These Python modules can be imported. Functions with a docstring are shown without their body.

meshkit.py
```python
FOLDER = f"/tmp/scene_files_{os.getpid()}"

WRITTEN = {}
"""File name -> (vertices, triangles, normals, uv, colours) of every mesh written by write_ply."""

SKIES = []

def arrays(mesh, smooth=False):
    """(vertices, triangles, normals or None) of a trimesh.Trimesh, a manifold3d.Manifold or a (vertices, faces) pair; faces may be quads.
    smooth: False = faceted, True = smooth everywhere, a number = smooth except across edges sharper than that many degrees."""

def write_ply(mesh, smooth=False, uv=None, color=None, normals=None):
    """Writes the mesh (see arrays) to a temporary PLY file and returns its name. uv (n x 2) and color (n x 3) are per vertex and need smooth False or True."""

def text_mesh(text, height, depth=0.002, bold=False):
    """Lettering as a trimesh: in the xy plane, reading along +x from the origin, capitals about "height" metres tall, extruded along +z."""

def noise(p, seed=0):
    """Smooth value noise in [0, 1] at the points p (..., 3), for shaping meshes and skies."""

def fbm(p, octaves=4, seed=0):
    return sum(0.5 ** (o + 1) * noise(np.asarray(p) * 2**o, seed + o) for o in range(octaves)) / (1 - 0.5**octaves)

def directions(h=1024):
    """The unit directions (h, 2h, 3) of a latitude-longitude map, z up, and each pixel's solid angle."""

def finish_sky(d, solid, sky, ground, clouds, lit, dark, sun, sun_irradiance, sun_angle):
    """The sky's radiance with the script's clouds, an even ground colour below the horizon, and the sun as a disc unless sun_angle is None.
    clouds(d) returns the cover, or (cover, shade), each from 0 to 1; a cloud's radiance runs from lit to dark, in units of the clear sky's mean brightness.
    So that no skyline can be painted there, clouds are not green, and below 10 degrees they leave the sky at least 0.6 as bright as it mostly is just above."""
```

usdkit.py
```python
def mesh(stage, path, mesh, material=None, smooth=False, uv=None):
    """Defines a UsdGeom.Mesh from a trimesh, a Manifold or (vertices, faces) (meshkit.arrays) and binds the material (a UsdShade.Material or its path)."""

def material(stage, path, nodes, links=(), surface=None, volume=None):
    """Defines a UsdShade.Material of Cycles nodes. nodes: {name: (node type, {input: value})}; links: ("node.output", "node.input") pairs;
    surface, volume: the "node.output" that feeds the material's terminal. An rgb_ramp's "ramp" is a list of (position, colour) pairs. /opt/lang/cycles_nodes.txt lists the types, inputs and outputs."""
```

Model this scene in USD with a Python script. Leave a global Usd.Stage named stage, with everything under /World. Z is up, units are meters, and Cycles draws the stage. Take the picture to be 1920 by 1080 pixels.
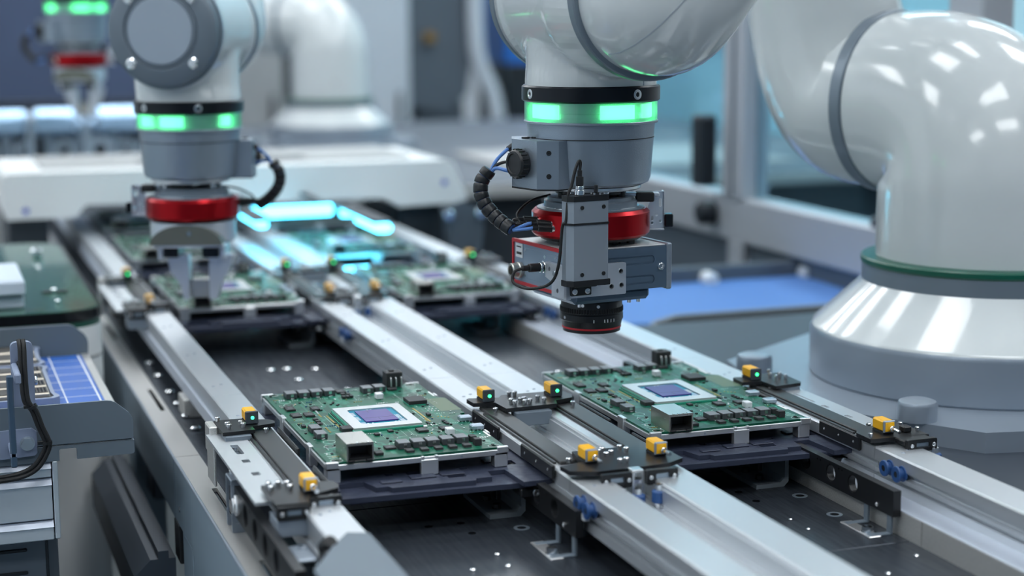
import math, random
import numpy as np, trimesh, usdkit
import manifold3d as m3
from pxr import Usd, UsdGeom, UsdLux, UsdShade, Gf, Sdf, Vt

stage = Usd.Stage.CreateInMemory()
UsdGeom.SetStageUpAxis(stage, 'Z'); UsdGeom.SetStageMetersPerUnit(stage, 1.0)
UsdGeom.Xform.Define(stage, '/World'); UsdGeom.Scope.Define(stage, '/World/Looks')
Z0 = 0.95           # height of the circuit boards' upper face over the floor; every builder below works relative to it

# ------------------------------------------------------------------ camera, light, exposure
CAM_POS = (-0.27767, -1.19457, 0.33120 + Z0); YAW, PITCH, ROLL = math.radians(19.5187), math.radians(9.3220), math.radians(-0.33327)
cam = UsdGeom.Camera.Define(stage, '/World/camera')
_F = np.array([math.sin(YAW)*math.cos(PITCH), math.cos(YAW)*math.cos(PITCH), -math.sin(PITCH)])
_R = np.array([math.cos(YAW), -math.sin(YAW), 0.0]); _U = np.cross(_R, _F)
_R, _U = math.cos(ROLL)*_R + math.sin(ROLL)*_U, -math.sin(ROLL)*_R + math.cos(ROLL)*_U
cam.AddTransformOp().Set(Gf.Matrix4d(*_R, 0, *_U, 0, *(-_F), 0, *CAM_POS, 1))
cam.CreateHorizontalApertureAttr(36.0); cam.CreateVerticalApertureAttr(20.25)
cam.CreateFocalLengthAttr(3174.22/1920*36); cam.CreateFStopAttr(3.7); cam.CreateFocusDistanceAttr(1.365)
cam.CreateClippingRangeAttr(Gf.Vec2f(0.05, 100))
cam.CreateExposureAttr(-0.05)
PANEL_STRENGTH = 9.0         # ceiling light panels
PANEL_COLOR = (0.95, 0.98, 1.0)
ROOM_X, ROOM_Y, ROOM_H = (-3.2, 5.2), (-3.4, 9.0), 3.1
dome = UsdLux.DomeLight.Define(stage, '/World/ambient_sky'); dome.CreateIntensityAttr(0.05); dome.CreateColorAttr(Gf.Vec3f(0.55, 0.75, 1.0))

# ------------------------------------------------------------------ materials
MAT = {}
def mat(name, col, rough=0.5, metal=0.0, coat=0.0, bump=None, spec=0.5, emit=None, strength=0.0, noise=None, rnoise=None):
    """bump: (scale or (sx,sy,sz), strength, distance, detail); noise: (scale or vector, other colour, lo, hi); rnoise: (scale vec, lo, hi)"""
    nodes = {'p': ('principled_bsdf', {'base_color': col, 'roughness': rough, 'metallic': metal, 'coat_weight': coat, 'specular_ior_level': spec})}
    links = []
    if emit is not None:
        nodes['p'][1]['emission_color'] = emit; nodes['p'][1]['emission_strength'] = strength
    if bump or noise or rnoise: nodes['g'] = ('geometry', {})
    def tex(tag, scale, detail=2.0):
        nodes['m'+tag] = ('mapping', {'mapping_type': 'point', 'scale': (scale,)*3 if np.ndim(scale) == 0 else scale})
        nodes['t'+tag] = ('noise_texture', {'scale': 1.0, 'detail': detail, 'roughness': 0.55})
        links.append(('g.position', 'm%s.vector' % tag)); links.append(('m%s.vector' % tag, 't%s.vector' % tag))
    if bump:
        tex('b', bump[0], bump[3] if len(bump) > 3 else 2.0)
        nodes['bp'] = ('bump', {'strength': bump[1], 'distance': bump[2]})
        links += [('tb.fac', 'bp.height'), ('bp.normal', 'p.normal')]
    if noise:
        tex('c', noise[0], 4.0)
        nodes['rc'] = ('rgb_ramp', {'ramp': [(noise[2], col), (noise[3], noise[1])]})
        links += [('tc.fac', 'rc.fac'), ('rc.color', 'p.base_color')]
    if rnoise:
        tex('r', rnoise[0], 4.0)
        nodes['rm_'] = ('map_range', {'range_type': 'linear', 'from_min': 0.3, 'from_max': 0.7, 'to_min': rnoise[1], 'to_max': rnoise[2], 'clamp': True})
        links += [('tr.fac', 'rm_.value'), ('rm_.result', 'p.roughness')]
    MAT[name] = usdkit.material(stage, '/World/Looks/'+name, nodes, links, surface='p.BSDF')
    return name
def srgb(r, g, b):
    f = lambda c: (c/255/12.92 if c/255 <= .04045 else ((c/255+.055)/1.055)**2.4)
    return (f(r), f(g), f(b))

mat('robot_white', srgb(206, 212, 213), 0.16, coat=0.5)
mat('robot_grey', srgb(120, 132, 143), 0.38, 0.35)
mat('hammered_grey', srgb(152, 164, 176), 0.33, 0.72, bump=(1300, 0.30, 0.0006, 2))
mat('cap_grey', srgb(104, 116, 127), 0.40, 0.1)
mat('cap_disc', srgb(150, 163, 176), 0.5, 0.0, bump=(2500, 0.1, 0.0002, 2))
mat('cast_silver', srgb(150, 161, 173), 0.36, 0.5)
mat('green_band', srgb(0, 84, 66), 0.35)
mat('black_metal', srgb(30, 34, 40), 0.30, 0.6, bump=((300, 300, 5000), 0.06, 0.0003, 2))
mat('black_anodised', srgb(28, 30, 33), 0.36, 0.1)
mat('black_plate', srgb(50, 51, 52), 0.40, 0.15, bump=(1500, 0.04, 0.0003, 3))
mat('black_plastic', srgb(26, 28, 31), 0.42)
mat('black_gloss', srgb(12, 14, 17), 0.15)
mat('rubber', srgb(22, 23, 25), 0.55)
mat('alu', (0.61, 0.64, 0.67), 0.40, 0.78, bump=((2500, 60, 2500), 0.04, 0.0002, 3))
mat('alu_side', (0.72, 0.77, 0.86), 0.42, 0.80, bump=((60, 60, 2500), 0.05, 0.0002, 3))
mat('alu_groove', (0.40, 0.45, 0.52), 0.45, 0.8)
mat('machined', (0.86, 0.87, 0.88), 0.27, 0.9, bump=(2200, 0.05, 0.0002, 3))
mat('chrome', (0.88, 0.9, 0.92), 0.12, 1.0)
mat('screw_steel', (0.75, 0.77, 0.79), 0.22, 1.0)
mat('deck_steel', (0.050, 0.060, 0.076), 0.30, 0.55, bump=((1800, 60, 60), 0.05, 0.0002, 3), rnoise=((300, 20, 20), 0.25, 0.31))
mat('galvanised', (0.50, 0.50, 0.485), 0.42, 0.6, noise=(900, (0.60, 0.60, 0.58), 0.35, 0.65), bump=(600, 0.05, 0.0003, 3))
mat('bench_grey', srgb(126, 142, 153), 0.55, noise=(2400, srgb(112, 129, 141), 0.45, 0.75))
mat('bench_top', (0.44, 0.44, 0.43), 0.40, 0.5, bump=((40, 2000, 40), 0.04, 0.0002, 3))
mat('dark_profile', srgb(60, 68, 78), 0.5, 0.3)
mat('tray_blue', srgb(52, 58, 76), 0.42, 0.15, bump=(900, 0.05, 0.0003, 3), rnoise=(150, 0.36, 0.52))
mat('carrier_alu', (0.78, 0.80, 0.82), 0.30, 0.85, bump=((2500, 2500, 100), 0.06, 0.0002, 3))
mat('chip_black', srgb(40, 42, 44), 0.55)
mat('inductor_grey', srgb(70, 74, 78), 0.48, 0.25, bump=(3000, 0.12, 0.0003, 2))
mat('inductor_lit_top', srgb(122, 126, 130), 0.5, 0.3, bump=(3000, 0.12, 0.0003, 2))  # paler grey: the light falling on inductor tops is put into the colour
mat('cap_white', srgb(214, 218, 222), 0.45)
mat('tin', (0.86, 0.86, 0.84), 0.22, 1.0)
mat('nickel', (0.60, 0.58, 0.53), 0.26, 0.95, bump=(900, 0.05, 0.0004, 3))
mat('gold', (0.86, 0.60, 0.20), 0.28, 1.0)
mat('lid_metal', (0.62, 0.63, 0.635), 0.38, 0.6)
mat('die', srgb(78, 62, 134), 0.30, 0.0, spec=0.3)  # purple is the ceiling reflection put into the base colour
mat('substrate', srgb(14, 128, 156), 0.45, spec=0.2)
mat('sensor_grey', srgb(62, 68, 76), 0.45)
mat('silkscreen', srgb(190, 214, 204), 0.6)
mat('trace_green', srgb(42, 148, 122), 0.4)
mat('pad_dark', srgb(26, 44, 36), 0.4)
mat('olive', srgb(84, 104, 74), 0.42)
mat('white_print', srgb(236, 238, 238), 0.6)
mat('sensor_yellow', srgb(240, 178, 20), 0.42)
mat('led_green', srgb(30, 220, 110), 0.4, emit=(0.05, 1.0, 0.30), strength=3.0)
mat('ring_led', (0.05, 0.6, 0.3), 0.4, emit=(0.16, 1.0, 0.38), strength=4.6)
mat('red_anodised', srgb(168, 10, 22), 0.26, 0.75, bump=((60, 60, 3500), 0.05, 0.0003, 2))
mat('red_paint', srgb(178, 34, 44), 0.42)
mat('camera_blue', srgb(84, 104, 124), 0.44, 0.3)
mat('camera_face', srgb(128, 146, 164), 0.46, 0.3, bump=((60, 60, 900), 0.08, 0.0004, 2))
mat('camera_top', srgb(206, 208, 208), 0.5, 0.2)
mat('unit_grey', srgb(142, 152, 162), 0.42, 0.45, bump=(2600, 0.05, 0.0002, 2))
mat('lens_black', srgb(32, 35, 39), 0.36, 0.2)
mat('cable_blue', srgb(86, 130, 196), 0.42)
mat('fitting_blue', srgb(34, 74, 128), 0.45)
mat('mat_blue', srgb(44, 96, 178), 0.55, bump=(1400, 0.1, 0.0003, 2))
mat('belt_blue', srgb(78, 122, 186), 0.6, bump=((900, 900, 900), 0.3, 0.0006, 1))
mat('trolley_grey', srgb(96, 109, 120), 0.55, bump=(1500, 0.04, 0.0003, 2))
mat('drawer_steel', (0.60, 0.66, 0.71), 0.42, 0.6, bump=((60, 600, 900), 0.06, 0.0003, 3))
mat('handle_steel', (0.52, 0.57, 0.66), 0.42, 0.5)
mat('bracket_grey', srgb(128, 140, 164), 0.48)
mat('acrylic', srgb(60, 80, 100), 0.2)
mat('white_shell', srgb(236, 238, 238), 0.45)
mat('logo_blue', srgb(70, 90, 190), 0.5)
mat('glass_green', srgb(58, 104, 86), 0.16, coat=0.5)
mat('box_white', srgb(196, 208, 222), 0.5)
mat('module_bronze', (0.62, 0.56, 0.47), 0.32, 0.9)
mat('module_dark', srgb(52, 50, 46), 0.5, 0.3)
mat('floor_grey', srgb(120, 128, 134), 0.35, noise=(6, srgb(112, 121, 128), 0.4, 0.6))
mat('wall_white', srgb(214, 222, 228), 0.7)
mat('wall_cyan', srgb(178, 222, 234), 0.6)
mat('wall_slate', srgb(76, 90, 120), 0.55)
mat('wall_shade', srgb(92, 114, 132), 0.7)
mat('ceiling_white', srgb(226, 230, 234), 0.8)
mat('panel_frame', srgb(200, 204, 208), 0.4, 0.4)
mat('panel_glow', (0.9, 0.9, 0.9), 0.6, emit=PANEL_COLOR, strength=PANEL_STRENGTH)
mat('room_glow', (0.6, 0.85, 0.95), 0.6, emit=(0.62, 0.90, 1.0), strength=5.0)
mat('cyan_glow', (0.1, 0.7, 0.9), 0.5, emit=(0.10, 0.70, 1.0), strength=8.0)
mat('partition_frame', srgb(178, 182, 188), 0.42, 0.35)
mat('machine_grey', srgb(84, 94, 104), 0.5)
mat('machine_dark', srgb(46, 54, 62), 0.5)
mat('machine_white', srgb(198, 206, 214), 0.5)
mat('machine_warm', srgb(172, 174, 174), 0.5)
mat('machine_black', srgb(18, 26, 34), 0.5)
mat('teal_dark', srgb(52, 80, 96), 0.5)
mat('panel_blue', srgb(28, 104, 190), 0.5)
mat('knob_yellow', srgb(140, 104, 20), 0.5)
mat('pipe_blue', (0.45, 0.66, 0.90), 0.22, 0.9)
mat('steel_dull', (0.42, 0.50, 0.58), 0.35, 0.8)
mat('guard_grey', srgb(112, 120, 126), 0.55)
mat('gripper_silver', (0.70, 0.73, 0.78), 0.32, 0.8)
mat('bronze_plate', srgb(120, 122, 112), 0.34, 0.6)

def glass_mat(name, tint, refl=0.08):
    MAT[name] = usdkit.material(stage, '/World/Looks/'+name,
        {'t': ('transparent_bsdf', {'color': tint}), 'g': ('glossy_bsdf', {'color': (0.9, 0.95, 1), 'roughness': 0.03}), 'x': ('mix_closure', {'fac': refl})},
        [('t.BSDF', 'x.closure1'), ('g.BSDF', 'x.closure2')], surface='x.closure')
glass_mat('pane_glass', (0.78, 0.93, 0.97))
glass_mat('clear_plastic', (0.90, 0.95, 0.98))
MAT['ring_clear'] = usdkit.material(stage, '/World/Looks/ring_clear',
    {'t': ('transparent_bsdf', {'color': (0.80, 0.95, 0.88)}), 'd': ('translucent_bsdf', {'color': (0.60, 0.95, 0.78)}), 'a': ('mix_closure', {'fac': 0.28}),
     'g': ('glossy_bsdf', {'color': (0.9, 0.95, 1), 'roughness': 0.08}), 'x': ('mix_closure', {'fac': 0.08})},
    [('t.BSDF', 'a.closure1'), ('d.BSDF', 'a.closure2'), ('a.closure', 'x.closure1'), ('g.BSDF', 'x.closure2')], surface='x.closure')
# circuit board laminate: solder mask with darker copper pours in flat patches
MAT['pcb'] = usdkit.material(stage, '/World/Looks/pcb',
    {'c': ('texture_coordinate', {}), 'mp': ('mapping', {'mapping_type': 'point', 'scale': (70, 70, 70)}),
     'v': ('voronoi_texture', {'scale': 1.0, 'metric': 'manhattan', 'randomness': 0.9}), 'r': ('rgb_ramp', {'ramp': [(0.0, srgb(6, 84, 62)), (0.5, srgb(9, 92, 68)), (0.501, srgb(7, 74, 56)), (1.0, srgb(5, 68, 52))], 'interpolate': True}),
     's': ('separate_color', {'color_type': 'rgb'}), 'p': ('principled_bsdf', {'roughness': 0.38, 'specular_ior_level': 0.35})},
    [('c.object', 'mp.vector'), ('mp.vector', 'v.vector'), ('v.color', 's.color'), ('s.r', 'r.fac'), ('r.color', 'p.base_color')], surface='p.BSDF')

# ------------------------------------------------------------------ helpers
def cat_(*ms): return trimesh.util.concatenate([m for m in ms if m is not None])
def TM(v, f): return trimesh.Trimesh(np.asarray(v, float), np.asarray(f, int), process=False)
def from_man(m):
    q = m.to_mesh(); return TM(q.vert_properties[:, :3], q.tri_verts)
def to_man(t):
    t = t.copy(); t.merge_vertices()
    return m3.Manifold(m3.Mesh(np.asarray(t.vertices, np.float32), np.asarray(t.faces, np.uint32)))
_BOXF = None
def box(x0, x1, y0, y1, z0, z1, b=0.0):
    if x1 < x0: x0, x1 = x1, x0
    if y1 < y0: y0, y1 = y1, y0
    if z1 < z0: z0, z1 = z1, z0
    if b <= 0:
        t = trimesh.creation.box((x1-x0, y1-y0, z1-z0)); t.apply_translation(((x0+x1)/2, (y0+y1)/2, (z0+z1)/2)); return TM(t.vertices, t.faces)
    global _BOXF
    b = min(b, (x1-x0)*.45, (y1-y0)*.45, (z1-z0)*.45)
    c, h = np.array([(x0+x1)/2, (y0+y1)/2, (z0+z1)/2]), np.array([(x1-x0)/2, (y1-y0)/2, (z1-z0)/2])
    if _BOXF is None:
        pts = []
        for sx in (-1, 1):
            for sy in (-1, 1):
                for sz in (-1, 1):
                    for k in range(3): pts.append(((sx, sy, sz), k))
        v = np.array([[s[i]*(1.0 if i == k else .7) for i in range(3)] for s, k in pts])
        hull = trimesh.Trimesh(v, process=False).convex_hull if False else None
        from scipy.spatial import ConvexHull
        ch = ConvexHull(v); f = ch.simplices.copy()
        for i, t in enumerate(f):
            n = np.cross(v[t[1]]-v[t[0]], v[t[2]]-v[t[0]])
            if n @ ch.equations[i, :3] < 0: f[i] = t[::-1]
        _BOXF = (pts, f)
    pts, f = _BOXF
    v = np.array([[c[i]+s[i]*(h[i] if i == k else h[i]-b) for i in range(3)] for s, k in pts])
    return TM(v, f)
def rotz(t, a, at=(0, 0)):
    t = t.copy(); c, s = math.cos(a), math.sin(a)
    v = t.vertices - [at[0], at[1], 0]; t.vertices = np.stack([v[:, 0]*c-v[:, 1]*s+at[0], v[:, 0]*s+v[:, 1]*c+at[1], v[:, 2]], 1); return t
def mv(t, x=0, y=0, z=0):
    t = t.copy(); t.vertices = t.vertices + [x, y, z]; return t
def frame_of(d):
    d = np.asarray(d, float); d = d/np.linalg.norm(d)
    a = np.array([0, 0, 1.0]) if abs(d[2]) < .9 else np.array([1.0, 0, 0])
    x = np.cross(a, d); x /= np.linalg.norm(x); return x, np.cross(d, x), d
def lathe(prof, n=32, p=(0, 0, 0), d=(0, 0, 1), phase=0.0):
    """prof: (r, h) along the axis d from point p; r=0 closes the ends."""
    x, y, z = frame_of(d); prof = [(max(r, 0), h) for r, h in prof]
    ang = np.arange(n)*2*np.pi/n + phase; v, f, rings = [], [], []
    for r, h in prof:
        if r < 1e-9: rings.append([len(v)]); v.append(np.array(p)+z*h)
        else:
            rings.append(list(range(len(v), len(v)+n))); v += [np.array(p)+z*h+r*(x*math.cos(a)+y*math.sin(a)) for a in ang]
    for A, B in zip(rings, rings[1:]):
        for i in range(n):
            j = (i+1) % n
            if len(A) == 1 and len(B) == 1: continue
            if len(A) == 1: f.append((A[0], B[j], B[i]))
            elif len(B) == 1: f.append((A[i], A[j], B[0]))
            else: f += [(A[i], A[j], B[j]), (A[i], B[j], B[i])]
    return TM(v, f)
def cyl(p, q, r, n=24, b=0.0, r2=None):
    p, q = np.asarray(p, float), np.asarray(q, float); L = np.linalg.norm(q-p); r2 = r if r2 is None else r2
    pr = [(0, 0), (r-b, 0), (r, b), (r2, L-b), (r2-b, L), (0, L)] if b > 0 else [(0, 0), (r, 0), (r2, L), (0, L)]
    return lathe(pr, n, p, q-p)
def disc(x, y, z0, z1, r, n=24, b=0.0): return cyl((x, y, z0), (x, y, z1), r, n, b)
def ring(p, d, r0, r1, h, n=32, b=0.0):
    """a hollow ring between radii r0 < r1 and from 0 to h along d"""
    return lathe([(r0, 0), (r1-b, 0), (r1, b), (r1, h-b), (r1-b, h), (r0, h), (r0, 0)], n, p, d)
def catmull(pts, k=8):
    P = np.asarray(pts, float); P = np.vstack([2*P[0]-P[1], P, 2*P[-1]-P[-2]]); out = []
    for i in range(1, len(P)-2):
        for t in np.linspace(0, 1, k, endpoint=False):
            a, b, c, d = P[i-1:i+3]; out.append(.5*((2*b)+(-a+c)*t+(2*a-5*b+4*c-d)*t*t+(-a+3*b-3*c+d)*t**3))
    out.append(P[-2]); return np.array(out)
def tube(path, r, n=10, caps=True):
    P = np.asarray(path, float); m = len(P); R = np.full(m, r) if np.ndim(r) == 0 else np.asarray(r, float)
    T = np.gradient(P, axis=0); T /= np.linalg.norm(T, axis=1)[:, None]
    x, y, _ = frame_of(T[0]); v, f = [], []
    ang = np.arange(n)*2*np.pi/n
    for i in range(m):
        x = x - T[i]*(x@T[i]); x /= np.linalg.norm(x); y = np.cross(T[i], x)
        v += [P[i]+R[i]*(x*math.cos(a)+y*math.sin(a)) for a in ang]
    for i in range(m-1):
        for j in range(n):
            k = (j+1) % n; f += [(i*n+j, i*n+k, (i+1)*n+k), (i*n+j, (i+1)*n+k, (i+1)*n+j)]
    if caps:
        a, b = len(v), len(v)+1; v += [P[0], P[-1]]
        for j in range(n): k = (j+1) % n; f += [(a, k, j), (b, (m-1)*n+j, (m-1)*n+k)]
    return TM(v, f)
def poly(*loops): return m3.CrossSection([np.asarray(l, float) for l in loops], m3.FillRule.EvenOdd)
def prism(loops, z0, z1):
    c = loops if isinstance(loops, m3.CrossSection) else poly(*loops)
    return from_man(c.extrude(z1-z0).translate((0, 0, z0)))
def rrect(x0, x1, y0, y1, r, n=6):
    out = []
    for cx, cy, a in ((x1-r, y0+r, -90), (x1-r, y1-r, 0), (x0+r, y1-r, 90), (x0+r, y0+r, 180)):
        for t in np.linspace(0, 90, n): out.append((cx+r*math.cos(math.radians(a+t)), cy+r*math.sin(math.radians(a+t))))
    return out
def circ(x, y, r, n=20): return [(x+r*math.cos(t), y+r*math.sin(t)) for t in np.arange(n)*2*np.pi/n]
def orient(t, o, ex, ey, ez):
    """maps the mesh's x, y, z onto the three directions at o"""
    t = t.copy(); v = np.asarray(t.vertices); t.vertices = np.asarray(o)+v[:, :1]*np.asarray(ex)+v[:, 1:2]*np.asarray(ey)+v[:, 2:]*np.asarray(ez)
    if np.dot(np.cross(ex, ey), ez) < 0: t.faces = t.faces[:, ::-1]
    return t
def hexagon(r): return [(r*math.cos(t), r*math.sin(t)) for t in np.arange(6)*np.pi/3]
def cap_screw(p, d=(0, 0, 1), r=.0022, h=.002, n=14):
    return lathe([(0, 0), (r, 0), (r, h*.8), (r*.85, h), (r*.5, h), (r*.42, h*.45), (0, h*.45)], n, p, d)
def hex_bolt(p, d, r, h):
    x, y, z = frame_of(d); b = orient(prism([hexagon(r)], 0, h), p, x, y, z)
    return cat_(b, cyl(np.asarray(p)-z*h*.15, np.asarray(p)+z*h*.12, r*1.18, 20))

USED = {}
def numbered(parent, name):
    k = (parent, name); USED[k] = USED.get(k, -1)+1
    return name if USED[k] == 0 else '%s_%03d' % (name, USED[k])
def keys(prim, label=None, cat=None, group=None, kind=None):
    for k, v in (('label', label), ('category', cat), ('group', group), ('kind', kind)):
        if v: prim.SetCustomDataByKey(k, v)
    return prim
BASE = {}
def thing(name, label, cat, loc=(0, 0, 0), group=None, kind=None):
    x = UsdGeom.Xform.Define(stage, '/World/'+numbered('/World', name)); w = (loc[0], loc[1], loc[2]+Z0)
    x.AddTranslateOp().Set(Gf.Vec3d(*w)); BASE[str(x.GetPath())] = np.array(loc, float)
    return keys(x.GetPrim(), label, cat, group, kind)
def part(name, mesh, m, parent, label=None, smooth=30, kind=None):
    pp = str(parent.GetPath()); path = pp+'/'+numbered(pp, name); off = BASE[pp]
    me = mesh.copy(); me.vertices = me.vertices - off
    u = usdkit.mesh(stage, path, me, MAT[m], smooth=smooth); BASE[path] = off
    return keys(u.GetPrim(), label, kind=kind)
def solo(name, mesh, m, label=None, cat=None, group=None, kind=None, smooth=30):
    me = mesh.copy(); me.vertices = me.vertices + [0, 0, Z0]
    path = '/World/'+numbered('/World', name)
    u = usdkit.mesh(stage, path, me, MAT[m], smooth=smooth); BASE[path] = np.array([0, 0, 0.])
    return keys(u.GetPrim(), label, cat, group, kind)
def dup(src, label, loc, rot=0.0, group=None):
    x = UsdGeom.Xform.Define(stage, '/World/'+numbered('/World', src.GetName().rstrip('0123456789_')))
    p = x.GetPrim(); p.GetReferences().AddInternalReference(src.GetPath()); p.SetInstanceable(True)
    x.ClearXformOpOrder(); x.AddTranslateOp().Set(Gf.Vec3d(loc[0], loc[1], loc[2]+Z0))
    if rot: x.AddRotateZOp().Set(rot)
    d = src.GetCustomData(); return keys(p, label, d.get('category'), group or d.get('group'))

# ================================================================== the room
rx0, rx1 = ROOM_X; ry0, ry1 = ROOM_Y; FZ = -Z0; CZ = ROOM_H - Z0
solo('floor', box(rx0, rx1, ry0, ry1, FZ-.1, FZ), 'floor_grey', kind='structure', smooth=False)
solo('ceiling', box(rx0, rx1, ry0, ry1, CZ, CZ+.1), 'ceiling_white', kind='structure', smooth=False)
solo('wall_back', box(rx0, rx1, ry1, ry1+.1, FZ, CZ), 'wall_white', kind='structure', smooth=False)
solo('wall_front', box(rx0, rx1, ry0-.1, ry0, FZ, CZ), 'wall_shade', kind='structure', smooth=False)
solo('wall_left', box(rx0-.1, rx0, ry0, ry1, FZ, CZ), 'wall_white', kind='structure', smooth=False)
solo('wall_right', box(rx1, rx1+.1, ry0, ry1, FZ, CZ), 'wall_white', kind='structure', smooth=False)
def ceiling_light(x, y, sx, sy, label):
    t = thing('ceiling_light', label, 'ceiling light', (x, y, CZ-.05), 'rectangular ceiling lights')
    fr = prism([rrect(x-sx/2-.03, x+sx/2+.03, y-sy/2-.03, y+sy/2+.03, .01, 2), rrect(x-sx/2, x+sx/2, y-sy/2, y+sy/2, .005, 2)], CZ-.05, CZ)
    part('frame', fr, 'panel_frame', t, smooth=False)
    part('diffuser', box(x-sx/2, x+sx/2, y-sy/2, y+sy/2, CZ-.03, CZ-.015), 'panel_glow', t, smooth=False)
for i, y in enumerate((-2.3, -1.0, 0.3, 1.6, 2.9, 4.2, 5.5, 6.8, 8.1)):
    for j, x in enumerate((-2.0, 0.2, 2.2)):
        ceiling_light(x, y, 1.15, .52, 'rectangular white ceiling light panel above the production hall')

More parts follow.
